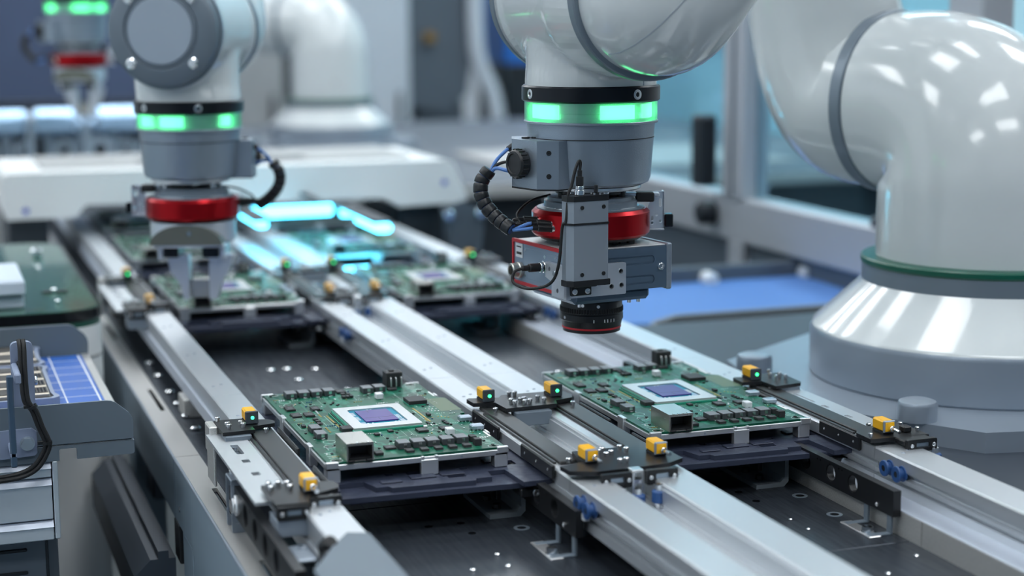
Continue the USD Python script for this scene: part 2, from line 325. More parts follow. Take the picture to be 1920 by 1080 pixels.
# ================================================================== bench with the deck
DZ = -.052
def bench():
    t = thing('machine_bench', 'long grey machine bench with dark steel deck carrying the conveyors', 'machine bench', (.16, .6, FZ))
    # deck panels, with narrow gaps between them
    ys = [(-.62, -.1735), (-.1725, .045), (.046, .335), (.336, .70), (.701, 1.10), (1.101, 1.60), (1.601, 2.4)]
    for y0, y1 in ys:
        part('deck_panel', box(-.055, .391, y0, y1-.0005, DZ-.012, DZ, .0004), 'deck_steel', t)
    # flange of the outer wall, with slots
    for y0, y1 in ((-.62, .2545), (.2551, .70), (.7006, 1.2), (1.2006, 2.4)):
        sl = [rrect(-.0635, -.0590, y, y+.10, .001, 2) for y in np.arange(-.54, 2.3, .195) if y > y0+.01 and y+.11 < y1]
        part('top_flange', prism([[(-.0772, y0), (-.0553, y0), (-.0553, y1-.0005), (-.0772, y1-.0005)]]+sl, DZ-.003, DZ+.0002), 'bench_top', t)
        part('edge_bead', cyl((-.0774, y0, DZ-.0006), (-.0774, y1-.0005, DZ-.0006), .0013, 10), 'cast_silver', t)
        part('side_panel', box(-.078, -.0745, y0, y1-.0006, -.108, DZ-.0004, .0012), 'bench_grey', t)
    # under the flange: slots look into a dark channel
    part('channel', box(-.0745, -.0553, -.62, 2.4, DZ-.03, DZ-.026), 'dark_profile', t, smooth=False)
    part('panel_screw', cyl((-.0785, .2289, -.0916), (-.0778, .2289, -.0916), .0028, 16, .0004), 'screw_steel', t)
    part('lower_panel', box(-.0765, -.066, -.62, .225, -.75, -.1085, .001), 'bench_grey', t)
    for y in (.168, .56, 1.2, 2.0):
        part('post', box(-.077, -.045, y, y+.045, FZ, -.1085, .002), 'bench_grey', t)
    # extrusion with grooves that runs along the side
    pr = [(-.118, -.185), (-.082, -.185), (-.082, -.136), (-.088, -.136), (-.088, -.129), (-.097, -.129), (-.097, -.136), (-.104, -.136), (-.118, -.150)]
    e = prism([pr], 0, .355); e = orient(e, (0, .235, 0), (1, 0, 0), (0, 0, 1), (0, 1, 0))
    part('side_extrusion', e, 'dark_profile', t)
    part('end_cap', box(-.0785, -.070, .232, .262, -.142, -.1075, .001), 'black_plastic', t)
    # right wall between deck and rail
    for y0, y1 in ((-.62, -.187), (-.1865, .30), (.3005, .80), (.8005, 1.5), (1.5005, 2.4)):
        part('inner_wall', box(.391, .396, y0, y1-.0004, DZ-.012, -.0335, .0004), 'galvanised', t)
    part('wall_block', box(.396, .445, -.62, 2.4, -.30, -.0335, .002), 'bench_grey', t)
    part('support_strip', box(.391, .4125, -.62, 2.4, -.0336, -.0326, .0003), 'alu_side', t)
    for y in (-.5, .4, 1.3, 2.2): part('leg', box(.38, .44, y, y+.06, FZ, -.30, .003), 'bench_grey', t)
    for y in (.5, 1.4, 2.2): part('crossbeam', box(-.066, .38, y, y+.05, -.16, -.066, .002), 'dark_profile', t)
    # holes and screws in the deck
    holes = [(.0724, -.0160), (.098, -.0158), (.098, -.0428), (.3327, -.0149), (.3339, -.0427), (.0749, .165), (.0923, .165), (.34, .30), (.36, .33)]
    for x, y in holes: part('bored_hole', disc(x, y, DZ-.0005, DZ+.00015, .0031, 18), 'black_gloss', t)
    big = [(.137, -.0434), (.1368, -.0979), (.3734, -.0417), (.3732, -.0959)]
    for x, y in big:
        part('counterbore', ring((x, y, DZ-.0002), (0, 0, 1), .0036, .0062, .0005, 24), 'steel_dull', t); part('bored_hole', disc(x, y, DZ-.0005, DZ+.0001, .0037, 18), 'black_gloss', t)
    scr = [(.0994, -.0969), (.0979, -.124), (.0724, -.123), (.3348, -.0962), (.3353, -.1223), (.3365, -.2304), (.3757, -.2044)]
    for x, y in scr: part('deck_screw', disc(x, y, DZ, DZ+.0014, .0021, 16, .0008), 'chrome', t)
    far = [(.0749, .5817), (.0923, .5809), (.1215, .5696), (.0925, .5234), (.30, .42), (.33, .40), (.36, .46), (.285, .52), (.10, .42), (.13, .46)]
    for x, y in far: part('deck_screw', disc(x, y, DZ, DZ+.0025, .0045, 16, .0015), 'chrome', t)
    for y in (.3465, .3995, .4541, .5097, .5922, .66): part('deck_screw', disc(-.0440, y, DZ, DZ+.004, .005, 18, .0015), 'chrome', t)
    return t
bench()

# ================================================================== conveyor rails
RT = -.004
def rail_profile(x0, x1, inner, top=RT, bot=-.0335):
    """section in (x, z): the side named inner (-1 left, 1 right) carries two belt grooves"""
    g = lambda z0, z1, d: (z0, z1, d)
    pts = []
    def side(x, s):   # from top to bottom
        return [(x, top-.0012), (x+s*.0012*0, top-.0100), (x-s*.0040, top-.0105), (x-s*.0040, top-.0150), (x, top-.0155), (x, top-.0185), (x-s*.0035, top-.0190), (x-s*.0035, top-.0212), (x, top-.0217), (x, bot)]
    L = side(x0, -1) if inner in (-1, 0) else [(x0, top-.0012), (x0, top-.006), (x0+.0008, top-.0065), (x0+.0008, top-.0175), (x0-.0012, top-.0185), (x0-.0012, bot)]
    Rr = side(x1, 1) if inner in (1, 0) else [(x1, top-.0012), (x1, bot)]
    return L + Rr[::-1] + [(x1-.0012, top), (x0+.0012, top)]
def along_y(sec, y0, y1):
    return orient(prism([sec], 0, y1-y0), (0, y0, 0), (1, 0, 0), (0, 0, 1), (0, 1, 0))
SEAM = [-.0875, .2715, .72, 1.16, 1.62]
def rail_spans(): 
    e = [-.62]+SEAM+[2.3]; return list(zip(e, e[1:]))
def belt_rollers(t, xf, s, y, white=False):
    """two pairs of blue flanged rollers on the groove side; s: direction they stick out"""
    for dy, dz in ((0, .0), (-.017, -.0005)):
        c = np.array((xf, y+dy, -.0150+dz)); d = np.array((s, 0, 0.0))
        r = part('roller', cat_(ring(c-d*.004, d, .0025, .0062, .002, 24, .0004), ring(c-d*.002, d, .0025, .0042, .0035, 20), ring(c+d*.0015, d, .0025, .0062, .002, 24, .0004)), 'fitting_blue', t)
        part('roller_pin', cyl(c-d*.006, c+d*.0032, .0024, 14), 'black_plastic', t)
    if white: part('end_clip', box(xf-.003, xf+.003, y-.013, y+.002, -.0245, -.0185, .001), 'cap_white', t)
def rail(label, x0, x1, inner, name='conveyor_rail'):
    t = thing(name, label, 'conveyor rail', ((x0+x1)/2, .6, DZ))
    for y0, y1 in rail_spans(): part('profile', along_y(rail_profile(x0, x1, inner), y0, y1-.0007), 'alu', t)
    for y in SEAM: part('joint', along_y([(x0+.0012, -.012), (x1-.0012, -.012), (x1-.0012, RT-.0004), (x0+.0012, RT-.0004)], y-.0007, y+.0001), 'machined', t)
    n = 0
    for y0 in (-.112, .19, .31, .46, .62, 1.05, 1.3):
        part('top_screw', cat_(cap_screw(((x0+x1)/2-.006, y0, RT-.0002), r=.0016, h=.0006), cap_screw(((x0+x1)/2+.002, y0+.006, RT-.0002), r=.0016, h=.0006)), 'alu_groove', t)
    return t
t = rail('aluminium conveyor rail along the left edge of the bench', -.040, -.012, 1)
part('support_foot', box(-.047, -.016, .126, .150, DZ, -.0335, .001), 'galvanised', t)
part('support_foot', box(-.047, -.016, .395, .43, DZ, -.0335, .001), 'galvanised', t)
part('support_foot', box(-.047, -.016, .99, 1.02, DZ, -.0335, .001), 'galvanised', t)
part('side_strip', box(-.0425, -.0400, .151, 2.0, -.0330, -.0205, .0006), 'alu_side', t)
part('sensor_block', box(-.0520, -.0415, .158, .176, -.0290, -.0035, .0015), 'black_plastic', t)
for y in (.25, .33): part('side_hole', disc(0, 0, 0, .0002, .0001), 'black_gloss', t) if False else None
tc = thing('double_conveyor_rail', 'pair of aluminium conveyor rails with a sunken channel in the middle of the bench', 'conveyor rail', (.203, .6, DZ))
for x0, x1, inn in ((.158, .1853, -1), (.2152, .2480, 1)):
    for y0, y1 in rail_spans(): part('profile', along_y(rail_profile(x0, x1, inn), y0, y1-.0007), 'alu', tc)
    for y in SEAM: part('joint', along_y([(x0+.0012, -.012), (x1-.0012, -.012), (x1-.0012, RT-.0004), (x0+.0012, RT-.0004)], y-.0007, y+.0001), 'machined', tc)
    for y0 in (-.112, .19, .31, .46, .62, 1.05, 1.3):
        part('top_screw', cat_(cap_screw(((x0+x1)/2-.004, y0, RT-.0002), r=.0016, h=.0006), cap_screw(((x0+x1)/2+.004, y0+.006, RT-.0002), r=.0016, h=.0006)), 'alu_groove', tc)
for y0, y1 in rail_spans(): part('channel_floor', box(.1853, .2152, y0, y1-.0005, -.024, -.0205), 'alu', tc)
part('channel_lip', along_y([(.2120, -.0205), (.2152, -.0205), (.2152, -.0075), (.2135, -.0075), (.2135, -.0185), (.2120, -.0185)], -.62, 2.3), 'alu', tc)
part('channel_lip', along_y([(.1853, -.0205), (.1885, -.0205), (.1885, -.0185), (.1868, -.0185), (.1868, -.0130), (.1853, -.0130)], -.62, 2.3), 'alu', tc)
for y in (-.5, -.08, .30, .72, 1.2, 1.8): part('support_foot', box(.165, .235, y, y+.05, DZ, -.0335, .001), 'dark_profile', tc)
belt_rollers(tc, .1555, -1, -.1158, True); belt_rollers(tc, .1555, -1, .58, True)
belt_rollers(tc, .2505, 1, -.11); belt_rollers(tc, .2505, 1, .62)
t = rail('aluminium conveyor rail along the right edge of the bench beside the robot base', .412, .4445, -1)
belt_rollers(t, .4095, -1, -.11); belt_rollers(t, .4095, -1, .62)

# ------------------------------------------------------------------ board stations: guide strips, end plates, yellow sensors
def sensor(t, x, y, z, face):
    """yellow photo sensor; face=-1: the lit grey face towards the camera, 1: plug and cable towards it"""
    w, l, h = .0098, .0175, .0104
    s = part('sensor', box(x-w/2, x+w/2, y, y+l, z+.0016, z+h, .0012), 'sensor_yellow', t, label='yellow photo sensor block')
    if face < 0:
        part('sensor_face', box(x-w/2-.0004, x+w/2+.0004, y-.0022, y+.0002, z, z+h+.0003, .0007), 'sensor_grey', s)
        part('led', cyl((x+.0004, y-.0028, z+h*.52), (x+.0004, y-.0020, z+h*.52), .0015, 14), 'led_green', s)
    else:
        part('sensor_frame', box(x-w/2-.0003, x+w/2+.0003, y-.0008, y+.0016, z+.001, z+h+.0003, .0007), 'cast_silver', s)
        part('sensor_plug', box(x-w/2+.0009, x+w/2-.0009, y-.0012, y-.0006, z+.0020, z+h-.0009, .0004), 'sensor_yellow', s)
        part('plug_nut', cyl((x+.001, y-.0040, z+h*.45), (x+.001, y-.0008, z+h*.45), .0025, 16, .0004), 'chrome', s)
        part('plug_pin', cyl((x+.001, y-.0135, z+h*.42), (x+.001, y-.0040, z+h*.45), .0015, 12), 'chrome', s)
    part('sensor_foot', box(x-w/2, x+w/2, y+.001, y+l-.001, z, z+.0016), 'chip_black', s, smooth=False)
def studs(t, pts, z, r=.0022, h=.0042):
    for x, y in pts: part('screw', cat_(cyl((x, y, z), (x, y, z+h*.55), r*.75, 12), lathe([(r, h*.5), (r, h*.85), (r*.75, h), (r*.4, h), (r*.35, h*.8), (0, h*.8)], 14, (x, y, z))), 'screw_steel', t)
def strip(t, x0, x1, y0, y1):
    part('guide_strip', box(x0, x1, y0, y1, RT, -.0012, .0006), 'black_plate', t)
    part('edge_bar', box(x0-.0035, x0-.0012, y0+.004, y1-.02, RT, -.0022, .0004), 'black_anodised', t) 
def side_bar(t, x, y0, y1, s):
    part('side_bar', box(x, x+s*.0026, y0, y1, -.0120, -.0008, .0009), 'black_anodised', t)
    for k in range(3): part('side_bar_screw', cap_screw((x+s*.0024, y0+(y1-y0)*(.14+.36*k), -.0062), (s, 0, 0), .0011, .0005), 'screw_steel', t)
def slot_face(t, x0, x1, y, z0, z1):
    """black end block that carries a window with a bright bar and two screws"""
    xm = (x0+x1)/2
    blk = prism([rrect(x0, x1, z0, z1, .0012, 4), rrect(x0+(x1-x0)*.30, x1-(x1-x0)*.24, z0+(z1-z0)*.30, z1-(z1-z0)*.26, .0009, 4)], 0, .004)
    part('end_block', orient(blk, (0, y+.004, 0), (1, 0, 0), (0, 0, 1), (0, -1, 0)), 'black_anodised', t)
    part('window_bar', box(x0+(x1-x0)*.30, x1-(x1-x0)*.24, y+.002, y+.0036, z0+(z1-z0)*.32, z1-(z1-z0)*.36), 'steel_dull', t, smooth=False)
    for xx in (x0+(x1-x0)*.14, x1-(x1-x0)*.11): part('end_screw', cap_screw((xx, y, (z0+z1)/2), (0, -1, 0), .0016, .0008), 'screw_steel', t)
def blue_fitting(t, x, y, z=-.009):
    part('blue_fitting', cyl((x, y, z-.009), (x, y, z), .0052, 20, .0008), 'fitting_blue', t)
    part('fitting_nut', cat_(cyl((x, y, z), (x, y, z+.0045), .0028, 12), cyl((x, y, z-.030), (x, y, z-.009), .0032, 12)), 'chrome', t)
def station_left(dy, label):
    t = thing('board_guide', label, 'board guide', (-.03, dy, RT), 'board guides on the rails')
    slots = [rrect(-.0565, -.0505, .062, .0916, .001, 3), rrect(-.0565, -.0505, .036, .045, .0006, 2), rrect(-.0565, -.0505, -.002, .007, .0006, 2)]
    slots = [[(x, y+dy) for x, y in l] for l in slots]
    part('side_plate', prism([[(-.0685, dy-.072), (-.0402, dy-.072), (-.0402, dy+.132), (-.0685, dy+.132)]]+slots, RT-.0015, RT+.0008), 'alu', t)
    part('side_plate_web', box(-.0680, -.0660, dy+.100, dy+.132, -.038, RT-.0015, .0005), 'galvanised', t)
    for y in (.083, .0385, .0005): part('slot_floor', box(-.0575, -.0495, dy+y-.03*(y > .08), dy+y+.009, RT-.006, RT-.0045), 'steel_dull', t, smooth=False)
    strip(t, -.0345, -.0160, dy-.050, dy+.137)
    part('spacer', box(-.0575, -.0365, dy+.104, dy+.125, RT, .0002, .0005), 'cap_grey', t)
    # rear plate
    part('end_plate', prism([[(x, y+dy) for x, y in [(-.0590, .1075), (-.0330, .1095), (-.0330, .1200), (-.0140, .1250), (-.0125, .1320), (-.0150, .1390), (-.0330, .1450), (-.0350, .1500), (-.0590, .1505)]]], .0002, .0032), 'black_anodised', t)
    sensor(t, -.0320, dy+.1285, .0034, -1)
    studs(t, [(-.0565, dy+.146), (-.0520, dy+.1265), (-.0520, dy+.119), (-.0410, dy+.1275), (-.0405, dy+.120)], .0032)
    studs(t, [(-.0235, dy+.113)], -.0012)
    part('rear_block', box(-.0660, -.0590, dy+.130, dy+.152, -.020, .0030, .001), 'galvanised', t)
    # front plate
    part('end_plate', prism([[(x, y+dy) for x, y in [(-.0600, -.0500), (-.0360, -.0500), (-.0100, -.0560), (-.0080, -.0660), (-.0100, -.0740), (-.0330, -.0860), (-.0380, -.1030), (-.0600, -.1010)]]], -.0006, .0026), 'black_anodised', t)
    sensor(t, -.0310, dy-.0810, .0028, 1)
    studs(t, [(-.0560, dy-.056), (-.0490, dy-.056), (-.0560, dy-.066), (-.0430, dy-.058), (-.0430, dy-.068)], .0026)
    slot_face(t, -.0600, -.0375, dy-.106, -.0080, .0016); slot_face(t, -.0350, -.0120, dy-.0920, -.0075, .0022)
    part('clear_block', box(-.0600, -.0385, dy-.104, dy-.078, -.0200, -.0082, .0006), 'cast_silver', t)
    blue_fitting(t, -.0330, dy-.100)
    side_bar(t, -.0115, dy+.055, dy+.128, 1); side_bar(t, -.0115, dy-.066, dy+.002, 1)
    return t
def station_centre(dy, label):
    t = thing('twin_board_guide', label, 'board guide', (.203, dy, RT), 'board guides on the rails')
    for x0, x1 in ((.1645, .1812), (.2282, .2472)): strip(t, x0, x1, dy-.052, dy+.138)
    part('edge_bar', box(.2252, .2268, dy-.03, dy+.12, RT, -.0020, .0004), 'black_anodised', t)
    part('end_plate', prism([[(x, y+dy) for x, y in [(.1775, .1055), (.2235, .1075), (.2275, .1200), (.2440, .1250), (.2475, .1330), (.2470, .1500), (.2300, .1540), (.1900, .1545), (.1850, .1460), (.1600, .1525), (.1572, .1500), (.1580, .1340), (.1760, .1290)]]], -.0002, .0032), 'black_anodised', t)
    part('spacer', box(.1845, .2165, dy+.100, dy+.114, -.0120, -.0002, .0006), 'cap_grey', t)
    sensor(t, .1712, dy+.1335, .0034, -1); sensor(t, .2322, dy+.1325, .0034, -1)
    studs(t, [(.1880, dy+.1230), (.1885, dy+.1150), (.1965, dy+.1230), (.1975, dy+.1150), (.2005, dy+.1250), (.2025, dy+.1165), (.2130, dy+.1260), (.2155, dy+.1170), (.1950, dy+.1480), (.2000, dy+.1480)], .0032)
    studs(t, [(.1705, dy+.113), (.2400, dy+.113), (.1692, dy-.058)], -.0012)
    part('end_plate', prism([[(x, y+dy) for x, y in [(.1780, -.0420), (.2325, -.0425), (.2480, -.0640), (.2480, -.0880), (.2320, -.0980), (.2060, -.1000), (.1740, -.1010), (.1560, -.0930), (.1545, -.0780), (.1740, -.0720)]]], -.0004, .0028), 'black_anodised', t)
    sensor(t, .1795, dy-.0790, .0030, 1); sensor(t, .2350, dy-.0780, .0030, 1)
    studs(t, [(.1940, dy-.0560), (.1985, dy-.0520), (.1960, dy-.0660), (.2015, dy-.0620), (.2135, dy-.0500), (.2155, dy-.0580), (.1985, dy-.0860), (.2040, dy-.0850), (.1835, dy-.0480)], .0028)
    slot_face(t, .1745, .1985, dy-.109, -.0090, .0020); slot_face(t, .2085, .2330, dy-.112, -.0080, .0030)
    part('clamp_block', cat_(box(.1990, .2080, dy-.108, dy-.098, .0008, .0030, .0005), box(.1990, .2005, dy-.108, dy-.098, -.0150, .0008), box(.2065, .2080, dy-.108, dy-.098, -.0150, .0008), box(.1990, .2080, dy-.106, dy-.098, -.0080, -.0050)), 'machined', t, smooth=False)
    blue_fitting(t, .1990, dy-.118, -.0120); blue_fitting(t, .2130, dy-.123, -.0090)
    side_bar(t, .1572, dy+.062, dy+.128, -1); side_bar(t, .1572, dy-.062, dy+.008, -1)
    side_bar(t, .2490, dy+.055, dy+.122, 1); side_bar(t, .2490, dy-.055, dy+.01, 1)
    return t
def station_right(dy, label):
    t = thing('board_guide', label, 'board guide', (.43, dy, RT), 'board guides on the rails')
    strip(t, .4200, .4355, dy-.052, dy+.138)
    slots = [[(x, y+dy) for x, y in l] for l in (rrect(.4405, .4432, .058, .094, .0008, 3), rrect(.4400, .4445, .036, .045, .0006, 2), rrect(.4400, .4445, -.002, .007, .0006, 2), rrect(.4400, .4445, -.040, -.031, .0006, 2))]
    part('side_plate', prism([[(.4365, dy-.060), (.4565, dy-.060), (.4565, dy+.132), (.4365, dy+.132)]]+slots, RT-.0012, RT+.0010), 'alu', t)
    part('slot_floor', box(.4400, .4450, dy-.045, dy+.10, RT-.006, RT-.0045), 'dark_profile', t, smooth=False)
    part('end_plate', prism([[(x, y+dy) for x, y in [(.4280, .1015), (.4550, .1060), (.4575, .1100), (.4580, .1510), (.4340, .1520), (.4310, .1420), (.4110, .1480), (.4080, .1450), (.4078, .1260), (.4260, .1230)]]], .0000, .0030), 'black_anodised', t)
    part('spacer', box(.4330, .4540, dy+.105, dy+.120, RT, .0002, .0005), 'cap_grey', t)
    sensor(t, .4225, dy+.1300, .0032, -1)
    studs(t, [(.4380, dy+.1310), (.4385, dy+.1210), (.4470, dy+.1300), (.4475, dy+.1200), (.4440, dy+.1450)], .0030, .0017, .0055)
    studs(t, [(.4290, dy+.114), (.4330, dy-.044)], -.0012)
    part('end_plate', prism([[(x, y+dy) for x, y in [(.4085, -.0660), (.4180, -.0520), (.4580, -.0480), (.4590, -.0900), (.4080, -.0880)]]], -.0010, .0022), 'black_anodised', t)
    sensor(t, .4300, dy-.0790, .0024, 1)
    studs(t, [(.4480, dy-.054), (.4520, dy-.060), (.4560, dy-.078), (.4110, dy-.083)], .0022, .0018, .0038)
    part('terminal', box(.4430, .4500, dy-.080, dy-.072, .0022, .0070, .0008), 'black_plastic', t)
    slot_face(t, .4300, .4560, dy-.106, -.0060, .0035)
    part('end_arm', box(.4290, .4560, dy-.1021, dy-.088, -.0020, .0022, .0008), 'black_anodised', t)
    blue_fitting(t, .4530, dy-.108, -.0080)
    side_bar(t, .4118, dy-.0694, dy-.0065, -1); side_bar(t, .4118, dy+.075, dy+.128, -1)
    return t
station_left(0, 'black board guide with yellow sensors on the left rail beside the front circuit board')
station_left(.81, 'black board guide with yellow sensors on the left rail beside the gripper robot')
station_centre(0, 'black double board guide with four yellow sensors between the two front circuit boards')
station_centre(.81, 'blurred black double board guide with yellow sensors on the middle rails further back')
station_right(0, 'black board guide with yellow sensors on the right rail beside the white robot base')
station_right(.81, 'blurred black board guide on the right rail far behind the camera tool')

# ------------------------------------------------------------------ perforated bars and brackets on the deck
def perforated_bar(label, x0, x1, y0, y1, z0, z1, holes, s, foot=True):
    t = thing('perforated_bar', label, 'support bar', ((x0+x1)/2, (y0+y1)/2, DZ))
    zc = (z0+z1)/2; r = (z1-z0)*.36
    sec = poly([(y0, z0), (y1, z0), (y1, z1), (y0, z1)], *[circ(y, zc+.0005, r, 28) for y in holes], *[circ(y+.016, z1-.003, .0009, 8) for y in holes], *[circ(y+.021, z1-.003, .0009, 8) for y in holes])
    part('bar', orient(prism(sec, 0, x1-x0), (x0, 0, 0), (0, 1, 0), (0, 0, 1), (1, 0, 0)), 'black_anodised', t)
    xs = x0 if s < 0 else x1
    for y in holes: part('bushing', ring((x0+.0005, y, zc+.0005), (1, 0, 0), r*.90, r, x1-x0-.001, 28), 'black_plastic', t)
    part('bar_screw', cap_screw((xs, y0+.022, z0+.004), (s, 0, 0), .0016, .001), 'screw_steel', t)
    if foot:
        for yy in (y0+.004, y0+.036):
            part('foot', cat_(box(x0+.001, x0+.0030, yy, yy+.006, DZ+.0006, z0, .0003), box(x0-.016, x0+.0030, yy, yy+.006, DZ, DZ+.0014, .0003)), 'cap_grey', t)
        part('foot_plate', box(x0-.018, x0-.008, y0+.002, y0+.044, DZ, DZ+.0012, .0004), 'machined', t)
        part('foot_bolt', hex_bolt((x0-.0125, y0+.014, DZ+.0014), (0, 0, 1), .0042, .0042), 'chrome', t)
    return t
perforated_bar('black perforated bar standing on feet in front of the right inner wall', .3840, .3905, -.1600, .34, -.0372, -.0175, [-.103, -.0701, -.0312, .010, .05, .09, .13, .17, .21, .25, .29, .33-.02], -1)
perforated_bar('black perforated bar under the middle conveyor rails', .1480, .1545, -.1250, .34, -.0372, -.0175, [-.0832, -.0462, -.008, .03, .07, .11, .15, .19, .23, .27, .31], -1)
t = perforated_bar('black perforated bar with round steel bushing below the left rail', -.0670, -.0600, -.1900, .0175, -.0385, -.0150, [-.132, -.096, -.060, -.024], -1, False)
part('bushing_cap', cat_(ring((-.0690, .0085, -.0275), (1, 0, 0), .0045, .0078, .003, 28, .0008), ring((-.0710, .0085, -.0275), (1, 0, 0), .002, .0058, .003, 24, .0008)), 'machined', t)
hold = prism([rrect(-.0775, -.0545, -.070, -.0035, .0015, 4), rrect(-.0745, -.0660, -.055, -.014, .001, 3)], 0, .002)
def u_bracket(label):
    t = thing('hanging_bracket', label, 'bracket', (-.066, .05, DZ))
    for y, z0, z1 in ((.042, DZ+.0002, -.0115), (.021, DZ+.0002, -.0115)):
        g = poly(rrect(-.0692, -.0590, z0, z1, .0015, 4), rrect(-.0672, -.0612, z0+.007, z1-.009, .0008, 3))
        part('upright', orient(prism(g, 0, .002), (0, y, 0), (1, 0, 0), (0, 0, 1), (0, -1, 0)), 'cast_silver', t)
    part('bridge', box(-.0692, -.0590, .019, .042, -.0130, -.0112, .0006), 'cast_silver', t)
    studs(t, [(-.0650, .038), (-.0640, .026)], -.0112, .0020, .0030)
u_bracket('slotted silver bracket hanging on the left guide plate above the bench flange')
fc = thing('rail_reflection_plate', 'blue-grey plate standing in for a dark reflection on the near left rail', 'reflection plate', (-.035, -.28, RT))
part('plate', prism([[(-.0140, -.172), (-.0270, -.166), (-.0420, -.190), (-.0640, -.232), (-.0640, -.45), (-.0140, -.45)]], RT, -.0008), 'trolley_grey', fc)  # grey plate paints the dark reflection on the rail top
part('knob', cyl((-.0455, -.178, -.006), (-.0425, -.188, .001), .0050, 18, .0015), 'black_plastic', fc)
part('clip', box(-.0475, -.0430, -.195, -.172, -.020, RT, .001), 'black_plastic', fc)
fb = thing('corner_bracket', 'blurred silver bracket around a dark block in the near left foreground', 'bracket', (-.06, -.13, DZ))
part('frame', cat_(box(-.0580, -.0430, -.150, -.118, -.0240, -.0215, .0008), box(-.0580, -.0560, -.150, -.148, DZ, -.0215), box(-.0445, -.0430, -.150, -.118, DZ, -.0215)), 'cast_silver', fb)
part('block', box(-.0555, -.0450, -.146, -.118, DZ, -.0240, .001), 'machine_dark', fb)
part('bolt', hex_bolt((-.049, -.128, -.0215), (0, 0, 1), .0028, .003), 'chrome', fb)
def deck_bracket(x, y, label):
    t = thing('angle_bracket', label, 'bracket', (x, y, DZ), 'angle brackets on the deck')
    w, l, th = .029, .066, .0035
    sec = [(x-w, DZ), (x-.004, DZ), (x, DZ+.004), (x, -.0235), (x-th, -.0235), (x-th, DZ+th+.004), (x-th-.004, DZ+th), (x-w, DZ+th)]
    part('angle', along_y(sec, y, y+l), 'guard_grey', t)
    for yy in (y+.016, y+.040): part('bolt', hex_bolt((x-.018, yy, DZ+th), (0, 0, 1), .0033, .0034), 'black_plastic', t)
    part('pivot', cat_(cyl((x-th-.010, y+.03, -.030), (x-th, y+.03, -.030), .0026, 14, .0004)), 'screw_steel', t)
    part('hanger', box(x-.016, x-.012, y+.022, y+.038, DZ+.008, -.0235, .0006), 'black_anodised', t)
deck_bracket(.1505, -.0150, 'dark angle bracket bolted to the deck below the left front tray')
deck_bracket(.3905-.012, -.0135, 'dark angle bracket bolted to the deck below the right front tray')
deck_bracket(.1505, .70, 'blurred dark angle bracket on the deck below the tray under the gripper robot')
deck_bracket(.3785, .70, 'blurred dark angle bracket on the deck behind the camera lens')

# ================================================================== trays, carriers, circuit boards
def tray(label, ox, oy):
    t = thing('pallet_tray', label, 'tray', (ox, oy, -.0235), 'dark blue pallet trays under the boards')
    o = lambda pts: [(ox+x, oy+y) for x, y in pts]
    low = [(-.0095, -.030), (.150, -.036), (.150, .262), (-.0095, .262)]
    part('lower_slab', prism([o(low)], -.0235, -.0195), 'tray_blue', t)
    top = [(-.0095, -.022), (.004, -.022), (.0065, -.004), (.026, -.004), (.031, -.022), (.040, -.022), (.042, -.027), (.106, -.029), (.108, -.024), (.1205, -.024), (.1225, -.008), (.136, -.008), (.138, -.046), (.1605, -.046), (.1605, .262), (-.0095, .262)]
    cut = [rrect(.062, .0835, .002, .0115, .002, 3), rrect(.089, .103, -.016, -.010, .0006, 2), rrect(.046, .052, .006, .012, .0005, 2), rrect(.104, .111, .004, .009, .0005, 2), rrect(.142, .150, .004, .016, .0006, 2), rrect(.030, .110, .05, .21, .003, 4)]
    part('upper_slab', prism([o(top)]+[o(c) for c in cut], -.0195, -.0158), 'tray_blue', t)
    for x, y, w, d in ((.071, -.006, .020, .010), (.0945, -.004, .018, .012), (.0450, -.012, .016, .007), (.133, .018, .012, .010)): part('raised_pad', box(ox+x-w/2, ox+x+w/2, oy+y-d/2, oy+y+d/2, -.0158, -.0146, .0004), 'tray_blue', t)
    part('end_lug', box(ox+.138, ox+.158, oy-.040, oy-.020, -.0300, -.0235, .0008), 'black_anodised', t)
    part('lug_screw', cap_screw((ox+.150, oy-.040, -.0268), (0, -1, 0), .0028, .0012), 'screw_steel', t)
    part('lower_pad', box(ox+.010, ox+.070, oy-.026, oy-.006, -.0262, -.0235, .0006), 'tray_blue', t)
    return t
BW, BL = .140, .2416
